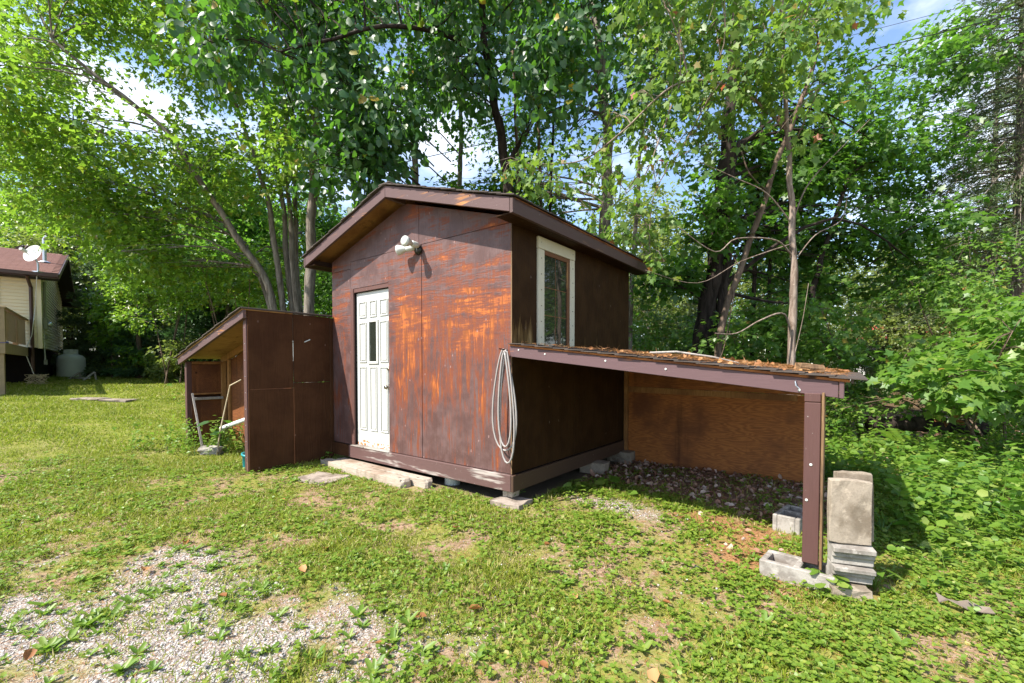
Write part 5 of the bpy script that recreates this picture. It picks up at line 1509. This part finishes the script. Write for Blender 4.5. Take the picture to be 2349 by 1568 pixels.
for n, x0, x1, y0, y1, h, w in ((120000, -4.6, 4.6, 1.3, 3.4, .040, .0042), (130000, -7.2, 7, 3.4, 6.2, .045, .0058), (80000, -13, -2.6, 6.2, 10.5, .052, .012), (60000, -20, -4, 10.5, 17, .060, .019)):
    p = scatter(n, x0, x1, y0, y1, lawn); m = len(p)
    d = np.array([0, 0, 1.0]) + rnd(m, 3) * np.array([.95, .95, .1]); nr = np.array([0, 0, .8]) + rnd(m, 3) * np.array([1, 1, .2])
    hh = h * (.5 + .8 * fbm(p[:, 0], p[:, 1], 3.0, 22)) * (.45 + .75 * np.clip(fbm(p[:, 0], p[:, 1], 1.6, 5) * 4 - 1.2, 0, 1)) * rng.uniform(.6, 1.5, m)
    cl.add(*stamp(*T_BLADE, p, d, nr, hh, np.full(m, w)))
tag(link('grass', cl.mesh('grass', m_grass)), 'short patchy grass over the yard and the far lawn', 'grass', kind='stuff')
cl = Cloud()
for n, x0, x1, y0, y1, s in ((54000, -4.4, 4.6, 1.3, 3.3, .021), (56000, -6, 7, 3.3, 5.8, .026)):
    p = scatter(n, x0, x1, y0, y1, clover_d); m = len(p)
    w = rng.random(m) * 6.283; up = rng.uniform(.008, .045, m)
    for q in range(3):
        a = w + q * 2.1 + rnd(m) * .2
        d = np.stack([np.cos(a), np.sin(a), .15 + rnd(m) * .22], -1)
        nr = np.array([0, 0, 1.0]) + rnd(m, 3) * .3
        cl.add(*stamp(*T_ROUND, p + np.stack([0 * a, 0 * a, up], -1), d, nr, s * rng.uniform(.6, 1.25, m)))
tag(link('clover', cl.mesh('clover', m_clover)), 'low clover and creeping leaves carpeting the right of the yard', 'ground cover', kind='stuff')
# dandelion rosettes and broad weeds
cl = Cloud()
def weed_d(x, y):
    g = masks(x, y); return (.35 + .5 * g[0]) * (1 - g[1]) * (1 - g[2]) * ~blockers(x, y) * np.clip((fbm(x, y, 2.0, 31) - .25) * 4, .15, 1)
for n, x0, x1, y0, y1 in ((2600, -4.2, 4.2, 1.4, 3.6), (2600, -6.5, 6, 3.6, 6)):
    p = scatter(n, x0, x1, y0, y1, weed_d); m = len(p); sc = .020 + .052 * rng.random(m) ** 2.6
    for q in range(8):
        a = q * .785 + rnd(m) * .35; e = rng.uniform(.15, .9, m)
        d = np.stack([np.cos(a), np.sin(a), e], -1); nr = np.stack([-np.cos(a) * e, -np.sin(a) * e, np.ones(m)], -1) + rnd(m, 3) * .2
        s = sc * rng.uniform(.7, 1.3, m)
        cl.add(*stamp(*T_ROUND, p, d, nr, s, s * .42))
tag(link('weeds', cl.mesh('weeds', m_weed)), 'dandelion rosettes and small broad weeds dotted over lawn and gravel', 'weeds', kind='stuff')
# gravel stones
m_stone = NT('gravel_stone')
isl = m_stone.n('NewGeometry').outputs['Random Per Island']
m_stone = m_stone.surf(m_stone.ramp(isl, [(0, (.24, .215, .195)), (.5, (.37, .34, .315)), (.85, (.48, .45, .42)), (.93, (.56, .54, .51)), (1, (.30, .20, .14))]), .85, .25)
OCT = ([(1, 0, 0), (0, 1, 0), (-1, 0, 0), (0, -1, 0), (.15, .1, .75), (.1, -.1, -.6)], [(0, 1, 4), (1, 2, 4), (2, 3, 4), (3, 0, 4), (1, 0, 5), (2, 1, 5), (3, 2, 5), (0, 3, 5)])
cl = Cloud()
for n, x0, x1, y0, y1, s in ((60000, -4.0, 1.4, 1.3, 2.6, .0040), (34000, -4.6, 1.6, 2.6, 3.9, .0052), (9000, -.3, 3.0, 2.6, 5.6, .007)):
    p = scatter(n, x0, x1, y0, y1, lambda x, y: np.clip(masks(x, y)[0] * .9 + .02, 0, 1) * ~blockers(x, y)); m = len(p)
    sz = s * np.exp(rnd(m) * .42)
    p[:, 2] += sz * .15
    cl.add(*stamp(*OCT, p, rnd(m, 3) * np.array([1, 1, .25]), np.array([0, 0, 1.0]) + rnd(m, 3) * .35, sz, sz * rng.uniform(.6, 1.1, m)))
tag(link('gravel', cl.mesh('gravel', m_stone)), 'loose pale grey gravel of the worn drive in the foreground', 'gravel', kind='stuff')
# dead leaves
m_dead = leaf_mat('dead_leaf', [(0, (.18, .085, .055)), (.4, (.32, .175, .12)), (.75, (.43, .29, .22)), (1, (.52, .42, .35))], (.4, .2, .06), .15, .7, .2)
m_dead_o = leaf_mat('orange_dead_leaf', [(0, (.17, .070, .025)), (.5, (.30, .125, .045)), (1, (.44, .25, .11))], (.5, .25, .06), .15, .6, .3)
T_CURL = ([(0, 0, 0), (.30, .25, .18), (.34, .70, .22), (0, 1, .05), (-.34, .70, .22), (-.30, .25, .18), (0, .5, -.05)], [(6, i, (i + 1) % 6) for i in range(6)])
cl = Cloud()
p = scatter(16000, -.3, 7, 2.5, 8.5, lambda x, y: np.clip(masks(x, y)[1] * .85 + masks(x, y)[3] * .10, 0, 1) * ~blockers(x, y)); m = len(p)
p[:, 2] += rng.uniform(0, .03, m)
cl.add(*stamp(*T_CURL, p, rnd(m, 3) * np.array([1, 1, .3]), np.array([0, 0, .8]) + rnd(m, 3) * .5, .060 * rng.uniform(.4, 1.25, m)))
p = scatter(14000, 3.5, 14, 3.2, 12, lambda x, y: masks(x, y)[4] * .6); m = len(p)
cl.add(*stamp(*T_CURL, p, rnd(m, 3) * np.array([1, 1, .3]), np.array([0, 0, .8]) + rnd(m, 3) * .5, .075 * rng.uniform(.5, 1.25, m)))
tag(link('leaf_litter', cl.mesh('leaf_litter', m_dead)), 'brown dead leaves covering the ground under the open lean-to', 'leaf litter', kind='stuff')
# litter and needles on the lean-to roof
cl = Cloud()
n = 300; x = rng.uniform(.5, 2.6, n); y = rng.uniform(.0, 2.7, n) ** 1.0
k = (vnoise(x, y, 2.5, 4) + .25 * x) > .55; x, y = x[k], y[k]; m = len(x)
P = np.array([S(a_, b_, zl(a_) + .006 + random.random() * .012) for a_, b_ in zip(x, y)])
cl.add(*stamp(*T_CURL, P, rnd(m, 3) * np.array([1, 1, .3]), np.array([0, 0, .8]) + rnd(m, 3) * .55, .052 * rng.uniform(.4, 1.3, m)))
n = 5200; x = rng.uniform(.1, 2.62, n); y = rng.uniform(-.04, 2.7, n); k = rng.random(n) < np.clip(.25 + .3 * x, 0, 1); x, y = x[k], y[k]; m = len(x)
P = np.array([S(a_, b_, zl(a_) + .008 + random.random() * .018) for a_, b_ in zip(x, y)])
cl.add(*stamp(*T_NEEDLE, P, rnd(m, 3) * np.array([1, 1, .10]), np.array([0, 0, 1.0]) + rnd(m, 3) * .3, rng.uniform(.05, .11, m), np.full(m, .0045)))
tag(link('roof_litter', cl.mesh('roof_litter', m_dead_o)), 'orange needles and curled dead leaves lying on the lean-to roof', 'leaf litter', kind='stuff')
cl = Cloud()
p = scatter(26000, -.5, 6, 1.6, 6.5, lambda x, y: np.clip(masks(x, y)[3] * .7 + .05, 0, 1) * ~blockers(x, y)); m = len(p); p[:, 2] += rng.uniform(.002, .016, m)
cl.add(*stamp(*T_NEEDLE, p, rnd(m, 3) * np.array([1, 1, .08]), np.array([0, 0, 1.0]) + rnd(m, 3) * .3, rng.uniform(.04, .09, m), np.full(m, .0030)))
p = scatter(60000, -5, 4.5, 1.4, 6, lambda x, y: (.25 + .6 * np.clip((.52 - fbm(x, y, 1.6, 5)) * 8, 0, 1)) * ~blockers(x, y)); m = len(p); p[:, 2] += rng.uniform(.002, .012, m)
cl.add(*stamp(*T_NEEDLE, p, rnd(m, 3) * np.array([1, 1, .08]), np.array([0, 0, 1.0]) + rnd(m, 3) * .3, rng.uniform(.02, .06, m), np.full(m, .0030)))
tag(link('needle_litter', cl.mesh('needle_litter', m_dead_o)), 'rust coloured pine needles strewn over the bare soil', 'needle litter', kind='stuff')
# single fallen leaves on the grass
me = fast_mesh('fallen_leaf', *[np.array(q) for q in T_CURL], m_dead_o)
for i, (xv, yv) in enumerate(((432, 1252), (500, 1385), (252, 1215), (655, 1160), (752, 1272), (700, 1330), (1050, 1222), (1262, 1262), (1105, 1415), (1235, 1545), (1495, 1560), (60, 1545), (1320, 1395), (980, 1435), (1540, 1405), (860, 1500), (330, 1330), (1360, 1258))):
    Y = CAMZ * FV / (yv - 840); p = at(xv, yv, Y)
    o = link('fallen_leaf', me); s = random.uniform(.05, .085); o.scale = (s, s, s); o.location = (p.x, p.y, gz(p.x, p.y) + .028); o.rotation_euler = (random.uniform(-.4, .4), random.uniform(-.4, .4), random.random() * 6.28)
    tag(o, 'curled orange-brown dead leaf lying in the grass of the front yard', 'leaf', 'dead leaves lying on the front yard')
lm = NT('brown_bark_piece')
o = MB()
for k in range(6):
    a_ = k / 5; o.v += [(a_ * .22, -.03 + .02 * math.sin(k * 2), .02 + .02 * math.sin(k * 1.3)), (a_ * .22, .03 + .010 * math.cos(k), .03 + .015 * math.cos(k * 2.1))]
for k in range(5): o.f.append((2 * k, 2 * k + 2, 2 * k + 3, 2 * k + 1))
o = o.obj('bark_piece', m_twig); p = at(2150, 1402, 2.5); o.location = (p.x, p.y, .025); o.rotation_euler = (0, 0, -.55)
sm_ = o.modifiers.new('thick', 'SOLIDIFY'); sm_.thickness = .006
tag(o, 'flat strip of brown bark lying in the weeds at lower right', 'bark')

# undergrowth at the wood edge, right and behind the lawn
def undergrowth(n, x0, x1, y0, y1, dens, h, leaf, mat, name, label, tmpl=T_KITE, k=9):
    p = scatter(n, x0, x1, y0, y1, dens); m = len(p); cl = Cloud()
    hh = h * rng.uniform(.4, 1.3, m) * (.5 + fbm(p[:, 0], p[:, 1], .8, 51)); ln = rnd(m, 2) * .25
    for q in range(k):
        f = (q + .7) / k; a = rng.random(m) * 6.283
        pos = p + np.stack([ln[:, 0] * hh * f, ln[:, 1] * hh * f, hh * f], -1)
        d = np.stack([np.cos(a), np.sin(a), .25 + rnd(m) * .35], -1); nr = np.array([0, 0, 1.0]) + rnd(m, 3) * .35
        cl.add(*stamp(*tmpl, pos, d, nr, leaf * rng.uniform(.6, 1.4, m)))
    st = np.stack([ln[:, 0], ln[:, 1], np.ones(m)], -1)
    cl.add(*stamp(*T_NEEDLE, p, st, rnd(m, 3), hh * 1.02, np.full(m, .008)))
    return tag(link(name, cl.mesh(name, mat)), label, 'undergrowth', kind='stuff')
def edge_r(x, y):
    sx, sy = to_shed(x, y)
    a = np.clip((x - 2.75 - .0 * y + .5 * (fbm(x, y, 1.2, 60) - .5)) * 1.6, 0, 1) * np.clip((y - 2.9) * .8, 0, 1)
    return a * ~((sx > -.3) & (sx < 2.9) & (sy > -.25) & (sy < 2.9))
undergrowth(2600, 2.6, 8.5, 2.4, 7.2, lambda x, y: edge_r(x, y) * .8, .30, .062, m_weed, 'undergrowth', 'leafy green weeds along the wood edge right of the lean-to', T_ROUND, 9)
undergrowth(1500, 3.2, 9.5, 3.6, 8.5, lambda x, y: edge_r(x, y) * np.where((y > 4.8) & (x > 4), .25, .7), .50, .085, m_leaf_u, 'undergrowth', 'taller leafy weeds under the saplings at the right edge', T_KITE, 10)
undergrowth(1800, 2.4, 6, 1.6, 4.2, lambda x, y: np.clip((x - 2.2 - .25 * (y - 2)) * 1.5, 0, 1) * .6 * ~blockers(x, y), .09, .045, m_weed, 'undergrowth', 'low broad-leaved weeds in the lower right corner', T_ROUND, 5)
undergrowth(5200, -19, -3.6, 14.0, 20.5, lambda x, y: np.clip((y - 15.9 + .15 * (x + 13) - .6 * fbm(x, y, .7, 61)) * 1.5, 0, 1) * (to_shed(x, y)[0] > -30), .75, .12, m_leaf_f, 'undergrowth', 'sunlit brambles along the far edge of the lawn', T_KITE, 9)
undergrowth(3000, -6.5, 6.5, 8.6, 14, lambda x, y: .6 + 0 * x, .7, .11, m_leaf_u, 'undergrowth', 'shaded brush on the ground behind the shed', T_KITE, 8)
undergrowth(120, -5.5, -3.4, 6.1, 7.0, lambda x, y: .8 + 0 * x, .34, .055, m_weed, 'undergrowth', 'tangle of weeds growing in the left lean-to', T_KITE, 12)
undergrowth(380, 1.2, 4.4, 3.2, 5.2, lambda x, y: np.exp(-(((to_shed(x, y)[0] - 2.1) / .45) ** 2 + ((to_shed(x, y)[1] - 1.3) / .45) ** 2)) * .9, .07, .035, m_weed, 'undergrowth', 'small clover-like plants in the shade inside the open lean-to', T_ROUND, 6)

# single leafy plants one can point to
def plant(name, label, base, n, h, leaf, mat, tmpl=T_HEART, seed=0, cat='plant', lean=.5):
    r_ = np.random.default_rng(seed); root = thing(name, label, cat, base)
    lm_ = fast_mesh('leaf', np.array(tmpl[0]), np.array(tmpl[1]), mat); mb = MB()
    for i in range(n):
        w = r_.random() * 6.283; q = h * r_.uniform(.35, 1.0); o_ = lean * h * r_.uniform(.2, 1)
        tip = Vector((math.cos(w) * o_, math.sin(w) * o_, q)); mb.tube([(0, 0, 0), (tip.x * .4, tip.y * .4, q * .7), tip], [.004, .003, .002], 4, False)
        d = np.array([math.cos(w), math.sin(w), -.1 + r_.normal() * .25]); nr = np.array([0, 0, 1.0]) + r_.normal(size=3) * .3
        y = unit(d); x = unit(np.cross(y, nr)); z = np.cross(x, y); s = leaf * r_.uniform(.7, 1.3)
        o = link('leaf', lm_, root)
        o.matrix_local = Matrix(((x[0] * s, y[0] * s, z[0] * s, tip.x), (x[1] * s, y[1] * s, z[1] * s, tip.y), (x[2] * s, y[2] * s, z[2] * s, tip.z), (0, 0, 0, 1)))
    mb.obj('stem', mat, root)
    return root
def on_ground(xv, yv, dz=0.0):
    Y = (CAMZ - 0) * FV / (yv - 840)
    for _ in range(3):
        p = at(xv, yv, Y); Y = (CAMZ - gz(p.x, p.y)) * FV / (yv - 840)
    p = at(xv, yv, Y); return (p.x, p.y, gz(p.x, p.y) + dz)
plant('strawberry_plant', 'bright green leafy plant at the foot of the lean-to post', on_ground(1888, 1362), 20, .13, .062, m_weed, T_ROUND, 1, lean=.8)
plant('weed_plant', 'upright weed with oval leaves at the right foot of the slab stack', on_ground(2005, 1362), 9, .17, .075, m_weed, T_KITE, 2, lean=.6)
plant('weed_plant', 'bushy little weed growing before the corner pad of the shed', on_ground(1182, 1150), 26, .20, .028, m_weed, T_ROUND, 3, lean=.6)
plant('weed_plant', 'pale broad leaves catching sun at the shade line inside the lean-to', on_ground(1318, 1128), 4, .08, .12, m_weed, T_HEART, 4)
plant('weed_plant', 'cluster of broad leaves in the middle of the lean-to opening', on_ground(1392, 1122), 7, .12, .11, m_weed, T_HEART, 5)
plant('weed_plant', 'two or three broad leaves on the gravel before the dead leaves', on_ground(1440, 1142), 4, .07, .10, m_weed, T_HEART, 6)
plant('vine_plant', 'large shiny leaves growing up inside the left lean-to', on_ground(508, 1035), 10, .48, .15, m_leaf_b, T_HEART, 7, lean=.35)
plant('broad_leaf_plant', 'large dark leaf plant in shade behind the slab stack', on_ground(2025, 1235), 7, .22, .17, m_leaf_d, T_HEART, 8, lean=.7)
plant('weed_plant', 'small leafy tuft at the right bottom corner of the brown lean-to panels', on_ground(745, 1056), 8, .13, .07, m_weed, T_KITE, 9)
# ferns
def fern(label, base, seed, n=9, l=.55):
    r_ = np.random.default_rng(seed); root = thing('fern', label, 'fern', base, 0, 'ferns at the wood edge'); fr = None
    cl = Cloud(); t = np.linspace(.12, 1, 26); y = t * l; z = .38 * l * np.sin(t * 2.2)
    pos = np.stack([0 * t, y, z], -1)
    for sg in (-1, 1):
        d = np.stack([np.full(26, sg * 1.0), np.full(26, .35), np.full(26, -.1)], -1)
        cl.add(*stamp(*T_KITE, pos, d, np.tile([0, 0, 1.0], (26, 1)), .17 * l * np.sin(np.clip(t * 1.05, 0, 1) * 3.0) + .02, np.full(26, .030 * l * 2)))
    me_ = cl.mesh('frond', m_leaf_r)
    for i in range(n):
        o = link('frond', me_, root, (0, 0, 0), (r_.uniform(-.25, .3), r_.uniform(-.3, .3), i * 6.283 / n + r_.normal() * .2)); s = r_.uniform(.7, 1.2); o.scale = (s, s, s)
    return root
p = at(2090, 1010, 6.0); fern('taller pale fern with fronds standing up before the fallen log', (p.x, p.y, gz(p.x, p.y) + .15), 1, 9, .60)
p = at(2170, 1030, 5.7); fern('flat spreading pale fern, right of the taller fern', (p.x, p.y, gz(p.x, p.y) + .10), 2, 8, .5)
# fallen log with orange dead leaves
a_, b_ = at(1990, 970, 7.4), at(2260, 985, 6.9)
a_.z = .42; b_.z = .40
o = MB().tube(curve([a_, a_.lerp(b_, .5) + Vector((0, 0, .03)), b_], 4), [.13, .135, .13, .12, .125, .12, .11, .11, .10], 10).obj('fallen_log', m_bark_d, None, True)
wl = plant('withered_sprig', 'withered orange-brown leaves hanging beside the fallen log', tuple(a_.lerp(b_, .62) + Vector((-.1, -.22, .02))), 9, .22, .12, m_dead_o, T_CURL, 17, lean=.6)
tag(o, 'dark fallen log lying across the wood floor behind the ferns', 'log')
